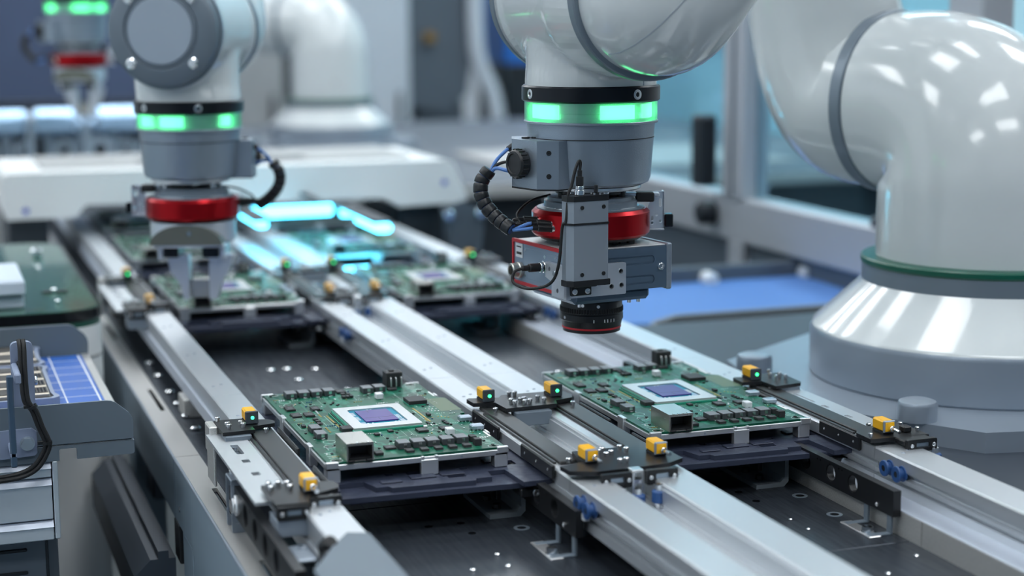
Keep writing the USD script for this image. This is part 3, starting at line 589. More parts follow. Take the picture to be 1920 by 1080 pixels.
def carrier(label, ox, oy):
    t = thing('board_carrier', label, 'carrier frame', (ox, oy, -.0158), 'silver carrier frames under the boards')
    X, Y = BW+.0012, BL+.0012; e = -.0012
    for n, (x0, x1, y0, y1) in enumerate(((e, X, e, .004), (e, X, Y-.005, Y), (e, .004, e, Y), (X-.005, X, e, Y))):
        part('rim', box(ox+x0, ox+x1, oy+y0, oy+y1, -.0062, -.0017, .0005), 'carrier_alu', t)
    for x, y in ((e, e), (X-.0105, e), (e, Y-.0105), (X-.0105, Y-.0105)):
        part('post', box(ox+x, ox+x+.0105, oy+y, oy+y+.0105, -.0158, -.0040, .0007), 'carrier_alu', t)
    for x0, x1, y0, y1, px, py in ((e-.0006, .008, e-.0006, .0016, 0, 0), (X-.0085, X+.0006, e-.0006, .0016, 0, 0), (e-.0006, .009, Y-.002, Y+.0006, 0, 0), (X-.012, X+.0006, Y-.002, Y+.0006, 0, 0)):
        part('corner_lip', box(ox+x0, ox+x1, oy+y0, oy+y1, -.0045, .0006, .0005), 'carrier_alu', t)
    part('middle_post', cat_(box(ox+.0715, ox+.0850, oy-.0030, oy+.003, -.0158, -.0035, .0006), box(ox+.0715, ox+.0740, oy-.0030, oy+.0005, -.0035, -.0008, .0004), box(ox+.0825, ox+.0850, oy-.0030, oy+.0005, -.0035, -.0008, .0004)), 'carrier_alu', t)
    part('middle_post', box(ox+.0715, ox+.0850, oy+Y-.006, oy+Y, -.0158, -.0035, .0006), 'carrier_alu', t)
    for y in (.052, .150): part('side_post', cat_(box(ox+e-.0012, ox+.0045, oy+y, oy+y+.012, -.0158, -.0035, .0006), box(ox+e-.0012, ox+.0012, oy+y, oy+y+.012, -.0050, .0006, .0004)), 'carrier_alu', t)
    for y in (.045, .185): part('side_post', cat_(box(ox+X-.0045, ox+X+.0012, oy+y, oy+y+.012, -.0158, -.0035, .0006), box(ox+X-.0012, ox+X+.0012, oy+y, oy+y+.010, -.0050, .0006, .0004)), 'carrier_alu', t)
    for x in (.046, .104): part('rim_screw', cap_screw((ox+x, oy+e, -.0040), (0, -1, 0), .0010, .0003), 'alu_groove', t)
    return t
mm = lambda v: v/1000.0
def board(label, ox, oy):
    t = thing('circuit_board', label, 'circuit board', (ox, oy, -.0016), 'green circuit boards on the conveyors')
    rnd = random.Random(5)
    def P(name, mesh, m, parent=None, **k): return part(name, mv(mesh, ox, oy, 0), m, parent or t, **k)
    bx = lambda x0, x1, y0, y1, z0, z1, b=0.0: box(mm(x0), mm(x1), mm(y0), mm(y1), mm(z0), mm(z1), mm(b))
    c = lambda x, y, w, d, h, b=.2, z0=0: bx(x-w/2, x+w/2, y-d/2, y+d/2, z0, z0+h, b)
    out = [(1, 0), (139, 0), (140, 1), (140, 52), (138.6, 52), (138.6, 66), (140, 66), (140, 82), (138.6, 82), (138.6, 97), (140, 97), (140, 116), (144.5, 117), (144.5, 127), (146, 128), (146, 176), (140, 182), (140, 240.6), (139, 241.6), (1, 241.6), (0, 240.6), (0, 1)]
    holes = [(8, 5.4), (132.2, 5.2), (8, 237), (131.8, 236)]
    P('laminate', prism([[(mm(x), mm(y)) for x, y in out]]+[circ(mm(x), mm(y), .0016, 16) for x, y in holes], -.0016, 0), 'pcb', label='green printed circuit board laminate')
    for x, y in holes+[(13, 47.5), (13, 195.5), (122.4, 195.3)]:
        P('hole_ring', ring((mm(x), mm(y), 0), (0, 0, 1), .0017, .0042, .0001, 24), 'pad_dark'); P('hole_print', ring((mm(x), mm(y), 0), (0, 0, 1), .0044, .0048, .00008, 24), 'silkscreen')
    for x, y in ((16, 62), (12, 208)): P('print_ring', ring((mm(x), mm(y), 0), (0, 0, 1), .0046, .0050, .00008, 28), 'silkscreen')
    P('bare_field', bx(128, 145.5, 129, 176, 0, .06), 'olive', smooth=False)
    for y0, y1 in ((34, 51), (186, 203)): P('edge_label', bx(138.2, 139.8, y0, y1, 0, .12), 'white_print', smooth=False)
    # processor: carrier, silver frame, die
    P('processor_base', bx(40.5, 98.5, 82, 158, 0, 1.6, .2), 'trace_green')
    lid = prism([rrect(mm(41.2), mm(98.2), mm(83), mm(157), .001, 3), rrect(mm(51), mm(89.6), mm(95), mm(147), .003, 4)], .0016, .0034)
    P('processor_frame', lid, 'lid_metal', label='silver frame around the processor die')
    s = P('substrate', bx(50.5, 90, 94.5, 147.5, 1.6, 2.2), 'substrate', label='teal chip substrate', smooth=False)
    d = P('die', bx(56.5, 83.8, 103, 141.5, 2.2, 3.3, .15), 'die', label='processor die with its purple reflection put into the colour')
    P('die_seam', cat_(bx(57, 83.5, 114.5, 114.8, 3.3, 3.33), bx(69.5, 69.8, 105, 114.5, 3.3, 3.33), bx(66, 66.3, 133, 141, 3.3, 3.33)), 'chip_black', smooth=False)
    sm = []
    for k in range(3):
        sm += [bx(85.2+1.3*k, 85.8+1.3*k, 109, 122, 2.2, 2.5), bx(52.0+1.1*k, 52.5+1.1*k, 112, 124, 2.2, 2.5)]
        if k < 2: sm += [c(57+4*k, 99, 1.4, 1.8, .5, 0, 2.2), c(68+3*k, 144.5, 1.4, 1.8, .5, 0, 2.2), c(80+3*k, 98.5, 1.4, 1.8, .5, 0, 2.2)]
    P('substrate_capacitors', cat_(*sm), 'cap_white', kind='stuff', smooth=False)
    for x, y, w, h in ((53, 134, 3.4, 12), (54, 100, 3.6, 9), (87, 103, 4, 8)): P('substrate_patch', c(x, y, w, h, .15, 0, 2.2), 'steel_dull', smooth=False)
    # socket edge left of the processor
    for k in range(3): P('slot_rail', bx(36.6+1.5*k, 37.2+1.5*k, 92+6, 152, 0, 1.4, .1), 'pad_dark' if k % 2 else 'trace_green')
    P('slot_block', bx(32.5, 42.2, 86, 97, 0, 3.2, .3), 'chip_black')
    P('frame_corner', bx(98.2, 101.5, 80, 84, 0, .9, .2), 'lid_metal')
    def inductor(x, y, w=9.6, dd=13, h=4.9, top='inductor_lit_top'):
        i = P('inductor', c(x, y, w, dd, h, .35), 'inductor_grey')
        P('inductor_lit_top', c(x, y, w-.8, dd-.8, .06, 0, h), top, i, smooth=False)  # thin paler sheet paints the lit top face
        P('terminal', cat_(c(x+.4, y-dd/2, 2.6, .6, 2.6, 0, h*.36), c(x+.4, y-dd/2-.7, 2.8, 2.2, .7)), 'tin', i, smooth=False)
    for x in (20.1, 31.3, 42.6, 53.9): inductor(x, 223.5)
    for x, y in ((87.7, 221), (99.0, 222.5)): inductor(x, y)
    for x, y in ((65, 25.5), (76.8, 25.5), (88.2, 25.6), (100.1, 26), (111.8, 26.5)): inductor(x, y, 9.8, 12.5, 5.0)
    for x, y in ((13, 99), (13, 79)): inductor(x, y, 8.6, 14, 4.2)
    def chip(x, y, w, dd, h=1.6, name='chip'):
        i = P(name, c(x, y, w, dd, h, .15, .15), 'chip_black')
        n = max(3, int(dd/2.2)); lg = []
        for k in range(n):
            yy = y-dd/2+(k+.5)*dd/n; lg += [c(x-w/2-.35, yy, .9, .7, .4, 0), c(x+w/2+.35, yy, .9, .7, .4, 0)]
        P('pins', cat_(*lg), 'tin', i, kind='stuff', smooth=False)
        P('chip_print', cat_(*[c(x+rnd.uniform(-.1, .1)*w, y-dd*.2+k*dd*.2, w*.55, dd*.05, .02, 0, h+.15) for k in range(3)]), 'inductor_lit_top', i, smooth=False)
    for x, y, w, dd in ((9.9, 179, 7.6, 14), (30, 172, 6.6, 11), (9.8, 153.5, 7.8, 13), (20.5, 152.5, 8, 12), (65.7, 228, 8, 12), (93.5, 69.5, 8.4, 11), (112.4, 69, 8.2, 10), (54.7, 25.5, 8.2, 9)): chip(x, y, w, dd)
    P('memory_chip', bx(108.5, 124.5, 158, 177, .2, 3.6, .25), 'chip_black')
    P('memory_base', bx(107.8, 125.2, 157, 178, 0, .25), 'trace_green', smooth=False)
    for x in (66.2, 77.8, 89.1, 100.4, 111.9):
        i = P('driver_chip', c(x, 10.5, 6.0, 7.0, 2.1, .25), 'chip_black')
        P('pins', cat_(*[c(x-2+1.3*k, 6.6, .7, 1.1, .35, 0) for k in range(4)]), 'tin', i, kind='stuff', smooth=False)
    P('driver_chip', c(42.2, 12, 6, 8, 2.2, .25), 'chip_black')
    for x, y, w, dd, h in ((65.5, 218, 3.6, 5, 1.4), (69.8, 216.5, 3, 5, 1.4), (22.0, 135.5, 4, 5, 1.3), (22.3, 128, 4, 4, 1.3), (21.9, 119.5, 4, 5, 1.3), (7.6, 116, 3.2, 6, 1.6), (69.1, 76, 4, 6, 1.5), (56.1, 69, 4, 5, 1.5), (119, 94, 2.6, 3, 1.2), (119, 89, 2.6, 3, 1.2), (119, 84, 2.6, 3, 1.2), (63, 205, 2.6, 6, 2.0), (66.5, 205, 2.6, 6, 2.0), (70, 206, 2.6, 6, 2.0), (113.5, 118, 3.2, 6, 1.8)):
        P('transistor', c(x, y, w, dd, h, .15, .1), 'chip_black')
    for x, y in ((91.4, 193), (111.5, 53)): P('white_capacitor', c(x, y, 6.2, 8, 5.0, .6), 'cap_white')
    for x, y, w, dd, h in ((121.3, 25.5, 5, 7, 4.5), (121, 12.5, 5.6, 6.5, 5.4)): P('header', c(x, y, w, dd, h, .25), 'chip_black')
    # terminal block with three hooked prongs
    tb = P('terminal_block', bx(107.8, 122.8, 228, 241, 1.0, 14, .5), 'chip_black')
    P('block_knob', bx(112, 116.5, 233, 237, 14, 15.2, .3), 'chip_black', tb); P('block_foot', bx(106.5, 114.5, 217, 223, 0, 2.0, .3), 'chip_black', tb)
    for x in (111.4, 116.0, 120.8): P('prong', tube(catmull([(mm(x), mm(228.5), .0095), (mm(x), mm(226.5), .0098), (mm(x), mm(225.3), .0080), (mm(x), mm(225.2), .0002)], 5), .00062, 8), 'tin', tb)
    # metal cage of the network socket
    x0, x1, y0, y1, z1 = 14.0, 34.8, -2.2, 33.0, 14.0
    shell = prism([[(mm(x0), 0), (mm(x1), 0), (mm(x1), mm(z1)), (mm(x0), mm(z1))], [(mm(x0+1.2), .0006), (mm(x1-1.2), .0006), (mm(x1-1.2), mm(z1-2.0)), (mm(x0+1.2), mm(z1-2.0))]], 0, mm(y1-y0-1))
    cage = P('socket_cage', cat_(orient(shell, (0, mm(y0), 0), (1, 0, 0), (0, 0, 1), (0, 1, 0)), bx(x0, x1, y1-1, y1, 0, z1)), 'nickel', label='metal cage of the network socket')
    P('socket_inside', cat_(bx(x0+1.3, x1-1.3, y0+14, y1-1.2, .7, z1-2.1), bx(x0+1.3, x0+3.0, y0+1.5, y0+14, .7, z1-4), bx(x0+1.3, x1-1.3, y0+1.2, y0+14, .7, 2.2)), 'black_plastic', cage, smooth=False)
    for k in range(4): P('cage_tab', bx(x0+3.4+4.2*k, x0+4.8+4.2*k, y0-.15, y0+2.6, z1-1.4, z1+.35, .15), 'tin' if k % 2 else 'nickel', cage)
    for x in (17.5, 31.2): P('cage_foot', bx(x-2.4, x+2.4, y0-1.4, y0+1, -.2, 1.2, .2), 'black_plastic', cage)
    for yy, zz in ((6, 9), (15, 5)): P('cage_dimple', cyl((mm(x0-.15), mm(yy), mm(zz)), (mm(x0+.1), mm(yy), mm(zz)), .0005, 10), 'tin', cage)
    # two small edge sockets
    for y in (59.5, 90.5):
        u = P('edge_socket', prism([rrect(mm(130.6), mm(141.5), .0002, .0046, .0010, 4), rrect(mm(131.4), mm(140.7), .0011, .0038, .0007, 4)], 0, .0085), 'nickel') if False else P('edge_socket', bx(131, 141.4, y-4.2, y+4.2, .3, 4.2, .8), 'steel_dull')
        P('socket_leg', cat_(*[c(132.5+3*k, y-4.8, 1.2, 1.4, .8, 0) for k in range(3)]), 'tin', u, kind='stuff', smooth=False)
    # pin rows
    def row(name, xa, ya, xb, yb, n, w, dd, m, h=.35):
        P(name, cat_(*[c(xa+(xb-xa)*k/(n-1), ya+(yb-ya)*k/(n-1), w, dd, h, 0) for k in range(n)]), m, kind='stuff', smooth=False)
    row('gold_pads', 34.0, 146, 34.6, 103, 17, 1.4, 1.5, 'gold'); row('gold_pads', 28.9, 153, 28.9, 144, 5, 1.3, 1.1, 'gold'); row('gold_pads', 23.9, 107, 23.9, 91, 6, 1.3, 1.4, 'gold')
    row('gold_pads', 108.4, 146, 108.8, 98, 18, 1.4, 1.6, 'gold'); row('grey_pads', 106.4, 140, 106.6, 98, 16, .8, 1.0, 'silkscreen', .1); row('grey_pads', 31.8, 146, 32.3, 103, 16, .8, 1.0, 'silkscreen', .1)
    # scattered passives: uncountable crumbs of several tones
    keep = [(38, 100, 78, 160), (106, 127, 155, 180), (12, 37, -3, 36), (58, 120, 2, 34), (104, 125, 215, 242), (14, 60, 214, 232), (82, 105, 212, 230), (127, 147, 126, 178)]
    free = lambda x, y: all(not (a < x < b and cc < y < d2) for a, b, cc, d2 in keep)
    for m, n, w, dd, h, clus in (('tin', 120, 1.1, 1.5, .6, .6), ('cap_white', 46, .9, 1.6, .6, .5), ('gold', 40, 1.0, 1.3, .5, .5), ('chip_black', 46, 1.7, 2.3, .9, .2), ('fitting_blue', 12, 1.0, 1.3, .7, .3), ('silkscreen', 60, .6, 1.6, .06, .5)):
        ms = []; k = 0
        while k < n:
            x, y = rnd.uniform(4, 136), rnd.uniform(4, 238)
            if not free(x, y): continue
            g = rnd.choice((1, 2, 3, 4)) if rnd.random() < clus else 1; ax = rnd.random() < .5
            for j in range(g):
                xx, yy = (x+2.0*j, y) if ax else (x, y+2.8*j)
                if free(xx, yy) and xx < 137 and yy < 238: ms.append(c(xx, yy, w if ax else dd*.8, dd if ax else w*1.2, h, 0)); k += 1
        P({'tin': 'solder_pads', 'cap_white': 'white_resistors', 'gold': 'gold_vias', 'chip_black': 'small_transistors', 'fitting_blue': 'blue_capacitors', 'silkscreen': 'print_marks'}[m], cat_(*ms), m, kind='stuff', smooth=False)
    row('solder_dots', 127, 196, 133, 158, 9, .9, 1.2, 'tin'); row('solder_dots', 118, 150, 126, 146, 4, 1.2, 1.6, 'tin'); row('solder_dots', 118, 142, 126, 138, 4, 1.2, 1.6, 'tin'); row('solder_dots', 118, 134, 126, 130, 4, 1.2, 1.6, 'tin'); row('gold_pads', 120, 112, 127, 106, 4, 1.1, 1.5, 'gold')
    # copper traces: thin flat strips running straight and at 45 degrees
    tr = []
    def seg(xa, ya, xb, yb, w=.28, z=.035):
        L = math.hypot(xb-xa, yb-ya)
        if L < .1: return
        nx, ny = -(yb-ya)/L*w/2, (xb-xa)/L*w/2
        tr.append(TM([(mm(xa+nx), mm(ya+ny), mm(z)), (mm(xa-nx), mm(ya-ny), mm(z)), (mm(xb-nx), mm(yb-ny), mm(z)), (mm(xb+nx), mm(yb+ny), mm(z))], [(0, 1, 2), (0, 2, 3)]))
    for g in range(62):
        x, y = rnd.uniform(6, 134), rnd.uniform(6, 235); L1, L2, dg = rnd.uniform(5, 24), rnd.uniform(6, 34), rnd.choice((-1, 1))*rnd.uniform(2, 8)
        for k in range(rnd.choice((2, 3, 4, 6))):
            xx = x+.9*k
            pts = [(xx, y), (xx, y+L1), (xx+dg, y+L1+abs(dg)), (xx+dg, y+L1+abs(dg)+L2)]
            if g % 3 == 0: pts = [(x, y+1.2*k), (x+L1, y+1.2*k), (x+L1+abs(dg), y+1.2*k+dg*1.3), (x+L1+abs(dg)+L2, y+1.2*k+dg*1.3)]
            pts = [(min(max(a, 2), 138), min(max(b, 2), 239)) for a, b in pts]
            for a, b in zip(pts, pts[1:]): seg(*a, *b)
    P('copper_traces', cat_(*tr), 'trace_green', kind='stuff', smooth=False)
    tr.clear()
    for x0_, x1_, y0_, y1_ in ((26, 40, 190, 208), (72, 84, 196, 210), (60, 78, 58, 78), (84, 104, 60, 78), (104, 120, 60, 76), (108, 126, 182, 206), (4, 26, 108, 128)):
        for a in ((x0_, y0_, x1_, y0_), (x1_, y0_, x1_, y1_), (x1_, y1_, x0_, y1_), (x0_, y1_, x0_, y0_)): seg(*a, w=.22, z=.05)
    for k in range(9): seg(126+rnd.uniform(-2, 2), 205+3.2*k, 133+rnd.uniform(-3, 3), 205+3.2*k, .9, .05)
    for k in range(6): seg(127+rnd.uniform(-1, 2), 14+4.2*k, 134+rnd.uniform(-2, 2), 14+4.2*k, .9, .05)
    for k in range(4): seg(4, 14+5*k, 11+rnd.uniform(-2, 2), 14+5*k, 1.1, .05)
    for k in range(4): seg(5, 138+4*k, 13, 138+4*k, .8, .05)
    P('silkscreen_lines', cat_(*tr), 'silkscreen', kind='stuff', smooth=False)
    return t
SPOTS = [((0, 0), 'at the front of the left lane'), ((.2618, -.0022), 'at the front of the right lane below the camera'),
         ((.0005, .7135), 'under the robot gripper in the left lane'), ((.2610, .6980), 'in the right lane just behind the camera tool'),
         ((-.0010, 1.1250), 'in the left lane behind the gripper'), ((.2480, 1.0700), 'in the right lane under the cyan lights'),
         ((-.0010, 1.470), 'at the far end of the left lane'), ((.2520, 1.440), 'at the far end of the right lane')]
T0 = C0 = B0 = None
for (ox, oy), where in SPOTS:
    lt, lc, lb = 'dark blue machined pallet tray '+where, 'silver metal carrier frame '+where, 'green circuit board with silver-framed processor '+where
    if T0 is None: T0, C0, B0 = tray(lt, ox, oy), carrier(lc, ox, oy), board(lb, ox, oy)
    else: dup(T0, lt, (ox, oy, -.0235)); dup(C0, lc, (ox, oy, -.0158)); dup(B0, lb, (ox, oy, -.0016))

# ================================================================== robots
LAT, TOW = np.array([.9426, -.334, 0.0]), np.array([-.334, -.9426, 0.0])     # across and towards the front of the cell
ZZ = np.array([0, 0, 1.0])
def hd(a): return np.array([math.sin(math.radians(a)), math.cos(math.radians(a)), 0.0])
def bez(p0, p1, p2, n=10):
    t = np.linspace(0, 1, n)[:, None]; return (1-t)**2*np.asarray(p0)+2*t*(1-t)*np.asarray(p1)+t*t*np.asarray(p2)
def dense(*segs):
    out = [np.asarray(segs[0], float).reshape(-1, 3)]
    for s in segs[1:]:
        s = np.asarray(s, float).reshape(-1, 3)
        if np.linalg.norm(s[0]-out[-1][-1]) < 1e-6: s = s[1:]
        out.append(s)
    return np.vstack(out)
def robot_base(t, bx, by, h, zb=0.0, s_band=.112, H=.238):
    """plate, cone, column and elbow up to the joint band; returns the joint's centre and the axis h"""
    P = np.array([bx, by, zb]); at = lambda z: P+[0, 0, z]
    pts = [(bx+.250*math.cos(math.radians(a)), by+.250*math.sin(math.radians(a))) for a in np.arange(8)*45+11+zb*0]
    pl = prism([pts], zb-.040, zb-.022)
    part('base_plate', pl, 'cast_silver', t)
    for a in (221, 158, 300, 30): 
        q = P+[.222*math.cos(math.radians(a)), .222*math.sin(math.radians(a)), -.022]
        part('base_bolt', lathe([(0, 0), (.0175, 0), (.0175, .0135), (.0160, .0165), (.012, .018), (0, .0185)], 32, q), 'cast_silver', t)
    part('base_ring', lathe([(0, -.022), (.1655, -.022), (.1670, -.020), (.1670, .0200), (.1650, .0245), (0, .0245)], 96, P), 'cast_silver', t)
    part('base_cone', lathe([(0, .0245), (.1650, .0245), (.1640, .0275), (.1195, .0690), (.1180, .0705), (0, .0705)], 96, P), 'robot_white', t, label='white cone of the robot base')
    part('collar', lathe([(0, .0705), (.1182, .0705), (.1182, .0865), (0, .0865)], 96, P), 'robot_grey', t)
    part('green_band', lathe([(0, .0865), (.1180, .0865), (.1195, .0885), (.1195, .0925), (.1180, .0940), (.106, .0945), (0, .0945)], 96, P), 'green_band', t, label='dark green band around the column foot')
    up = H-.080
    path = dense([at(.093), at(.12), at(up)], bez(at(up), at(H), P+[0, 0, H]+h*.095, 16), [P+[0, 0, H]+h*.110, P+[0, 0, H]+h*s_band])
    n = len(path); r = np.full(n, .1055); r[3:] = np.linspace(.1055, .0885, n-3)
    part('column', tube(path, r, 72), 'robot_white', t)
    C = P+[0, 0, H]+h*s_band
    part('joint_band', ring(C-h*.0005, h, .05, .0915, .0145, 72, .0012), 'robot_grey', t, label='grey band at the shoulder joint')
    part('cover_screw', cyl(at(.140)+TOW*.1048+LAT*.026, at(.140)+TOW*.1005+LAT*.025, .0024, 12), 'black_plastic', t)
    return C+h*.0135, h
def shoulder(t, C, h, up, L, r0=.087, r1=.072, reach=.105):
    k = C+h*reach; u = np.asarray(up)/np.linalg.norm(up)
    path = dense([C, C+h*.02], bez(C+h*.02, k, k+u*.085, 14), [k+u*.18, k+u*L])
    n = len(path); r = np.interp(np.arange(n), [0, 3, n-3, n-1], [r0, r0, r1+.004, r1])
    part('upper_arm', tube(path, r, 64), 'robot_white', t)
    return k+u*L, u
def wrist(t, ax, ay, dz, a, s, cap=.050, joint=.096, Rh=.0665):
    """a: horizontal axis from the cap to the forearm joint; s: 1, or -1 for a tool turned half round; returns the joint's centre"""
    P = np.array([ax, ay, dz]); zh = .3435; at = lambda z: P+[0, 0, z]; ex, ey = LAT*s, TOW*s
    loc = lambda u, v, z: P+ex*u+ey*v+ZZ*z
    h0 = at(zh)
    A = to_man(lathe([(0, 0), (.0552, 0), (.0552, .09), (0, .09)], 64, at(.2690))); B = to_man(cyl(h0-a*cap, h0+a*joint, Rh, 72))
    u = from_man((A+B).refine_to_length(.006)); u.merge_vertices()
    seam = u.copy(); trimesh.smoothing.filter_laplacian(seam, iterations=6)
    v0, v1 = np.array(u.vertices), np.array(seam.vertices); rad = np.linalg.norm((v0-h0)[:, :2], axis=1); ta = (v0-h0)@a
    w = np.clip((v0[:, 2]-(P[2]+.275))/.008, 0, 1)*np.clip((.0-np.abs(ta)+min(cap, joint)-.004)/.008, 0, 1); w[np.abs(ta) > cap-.002] = 0
    u.vertices = v0*(1-w[:, None])+v1*w[:, None]
    part('wrist_housing', u, 'robot_white', t, smooth=45)
    part('cap_ring', cyl(h0-a*cap, h0-a*(cap+.006), Rh+.0011, 64, .001), 'robot_grey', t)
    c0 = h0-a*(cap+.006)
    cp = part('joint_cap', lathe([(0, 0), (Rh-.0010, 0), (Rh-.0020, .009), (Rh-.0070, .0130), (.0400, .0150), (.0385, .0135), (.0370, .0150), (0, .0150)], 64, c0, -a), 'cap_grey', t, label='grey round cap of the wrist joint')
    part('cap_disc', lathe([(0, .0150), (.0340, .0150), (.0340, .0162), (.0330, .0166), (0, .0166)], 48, c0, -a), 'cap_disc', cp)
    x, y, _ = frame_of(a)
    for k in range(4):
        q = c0+(x*math.cos(k*math.pi/2+.78)+y*math.sin(k*math.pi/2+.78))*(Rh-.0130)-a*.0118
        part('cap_bolt', lathe([(0, 0), (.0058, 0), (.0058, .003), (.004, .0048), (0, .0050)], 20, q, -a), 'chrome', cp)
    part('joint_band', ring(h0+a*(joint-.001), a, .03, Rh+.0013, .0105, 72, .001), 'robot_grey', t, label='grey band at the wrist joint')
    part('cover_line', box(-.0003, .0003, -.0005, .0005, 0, .02) if False else tube([loc(.0415, .0368, z) for z in (.270, .280, .2885)], .0004, 6), 'alu_groove', t)
    part('clamp_ring', lathe([(.03, .2563), (.0565, .2563), (.0580, .2575), (.0580, .2684), (.0565, .2697), (.03, .2697)], 72, P), 'black_metal', t, label='black clamp ring above the lit ring')
    for ang in (-62, 38, 138, -160):
        q = P+(ex*math.sin(math.radians(ang))+ey*math.cos(math.radians(ang)))*.0572+ZZ*.263; d = q-at(.263)
        part('clamp_screw', cap_screw(q, d, .0042, .0014, 18), 'screw_steel', t)
    lr = part('light_ring', ring(at(.2402), (0, 0, 1), .0540, .0557, .0160, 72, .0004), 'ring_clear', t, label='clear ring that glows green')
    part('ring_core', lathe([(.02, .2390), (.0490, .2390), (.0490, .2470), (.0498, .2478), (.0498, .2570), (.02, .2570)], 64, P), 'gripper_silver', lr)
    for a0, a1 in (((-74, -34), (6, 42), (54, 84), (128, 165), (-150, -112)) if s > 0 else ((116, 142), (154, 184), (-130, -112), (-60, -20), (20, 60))):
        ang = np.radians(np.linspace(a0, a1, 9)); pr = [(P[0]+(ex*math.sin(q)+ey*math.cos(q))[0]*rr, P[1]+(ex*math.sin(q)+ey*math.cos(q))[1]*rr) for rr, qs in ((.0510, ang), (.0497, ang[::-1])) for q in qs]
        if s > 0 or True:
            c = poly(pr); 
            part('ring_lamp', from_man(c.extrude(.0115).translate((0, 0, P[2]+.2428))), 'ring_led', lr)
    part('lip', ring(at(.2383), (0, 0, 1), .03, .0564, .0022, 64, .0005), 'cast_silver', t)
    b = part('tool_body', lathe([(0, .1868), (.0440, .1868), (.0488, .1890), (.0503, .1930), (.0538, .2383), (0, .2383)], 72, P), 'hammered_grey', t, label='grey hammered body of the tool flange')
    part('body_groove', ring(at(.2260), (0, 0, 1), .050, .05345, .0007, 64), 'black_plastic', b)
    # control box on the side with knob, screws and buttons
    bx_ = [(-.0665, -.006), (-.0665, .0245), (-.0462, .0525), (-.0285, .0545), (-.018, .045), (-.018, -.006)]
    bl = [tuple((P+ex*u_+ey*v_)[:2]) for u_, v_ in bx_]
    box_ = part('control_box', prism([bl], P[2]+.1868, P[2]+.2262), 'hammered_grey', t, label='grey control box on the tool body')
    part('box_foot', prism([[tuple((P+ex*u_*1.0+ey*v_)[:2]) for u_, v_ in bx_]], P[2]+.1856, P[2]+.1870), 'black_plastic', box_)
    n1 = np.array([-.81, .586, 0]); nd = ex*n1[0]+ey*n1[1]; kc = loc(-.0580, .0370, .2070)
    kb = [(0, 0), (.0112, 0), (.0118, .002), (.0118, .007), (.0105, .009), (.0085, .0093), (.0080, .0082), (0, .0082)]
    part('knob', lathe(kb, 40, kc, nd), 'black_plastic', box_)
    x, y, _ = frame_of(nd)
    part('knob_ribs', cat_(*[tube([kc+(x*math.cos(q)+y*math.sin(q))*.0118+nd*.0018, kc+(x*math.cos(q)+y*math.sin(q))*.0118+nd*.0075], .0007, 6) for q in np.arange(18)*2*np.pi/18]), 'rubber', box_)
    fn = ex*.04+ey*1.0; fn = fn/np.linalg.norm(fn)
    for z in (.2165, .1975): part('box_screw', cap_screw(loc(-.0365, .0535, z), fn, .0021, .0007, 16), 'black_plastic', box_)
    for u_, m_ in ((-.055, 'black_plastic'), (-.047, 'black_plastic'), (-.038, 'red_paint')): part('button', cyl(loc(u_, .022, .2262), loc(u_, .022, .2275), .0034, 14), m_, box_)
    # wires and the spiral hose
    hp = catmull([loc(-.0850, .020, .2005), loc(-.0915, .020, .1910), loc(-.0925, .022, .1815), loc(-.0890, .024, .1720), loc(-.0825, .027, .1640), loc(-.0750, .031, .1575), loc(-.0665, .036, .1520)], 8)
    hose = part('spiral_hose', tube(hp, .0044, 14), 'fitting_blue', t, label='black spiral-wrapped cable hose')
    m_ = len(hp); nseg = 9
    for k in range(nseg):
        i0, i1 = int(k*(m_-1)/nseg), int((k+1)*(m_-1)/nseg)
        sgm = hp[i0:i1+1].copy(); sgm[-1] = sgm[-1]+(sgm[-2]-sgm[-1])*.55
        part('hose_wrap', tube(sgm, [.0058]+[.0063]*(len(sgm)-2)+[.0060], 16), 'black_anodised', hose)
    st = hp[0]
    part('wire', tube(catmull([loc(-.0660, .010, .2195), loc(-.0720, .014, .2150), loc(-.0800, .018, .2070), st-ZZ*.004], 6), .0016, 8), 'cable_blue', t, label='blue wire')
    part('wire', tube(catmull([loc(-.0660, .020, .2065), loc(-.0730, .020, .2065), loc(-.0800, .020, .2035), st-ZZ*.003], 6), .0013, 8), 'rubber', t)
    part('wire', tube(catmull([loc(-.0640, .030, .1985), loc(-.0720, .026, .2005), loc(-.0800, .022, .2015), st-ZZ*.004], 6), .0016, 8), 'cable_blue', t, label='blue wire')
    part('wire_plug', cyl(loc(-.0640, .009, .2205), loc(-.0695, .012, .2165), .0026, 12), 'rubber', t)
    # flange, adapters and the red ring
    part('flange', lathe([(0, .1828), (.0412, .1828), (.0425, .1838), (.0425, .1860), (.040, .1870), (0, .1870)], 64, P), 'machined', t)
    for k in range(8):
        q = at(.1815)+(ex*math.sin(k*.785+.3)+ey*math.cos(k*.785+.3))*.0375
        part('flange_screw', cyl(q, q+[0, 0, .0015], .0024, 12), 'screw_steel', t)
    part('neck', lathe([(0, .175), (.0225, .175), (.0225, .178), (.030, .179), (.030, .1830), (0, .1830)], 40, P), 'black_anodised', t)
    for k in range(6):
        q = at(.1765)+(ex*math.sin(k*1.047)+ey*math.cos(k*1.047))*.0285
        part('neck_fitting', cat_(cyl(q, q+[0, 0, .0045], .0034, 12, .0005), cyl(q+[0, 0, .0045], q+[0, 0, .0062], .002, 10)), 'black_plastic' if k % 2 else 'chrome', t)
    part('adapter', lathe([(0, .1660), (.0455, .1660), (.0455, .1672), (.0405, .1676), (.0395, .1684), (.0395, .1728), (.0365, .1736), (.0365, .1762), (.034, .1768), (0, .1768)], 64, P), 'robot_grey', t)
    part('adapter_seal', ring(at(.1668), (0, 0, 1), .039, .0408, .0016, 56), 'chrome', t)
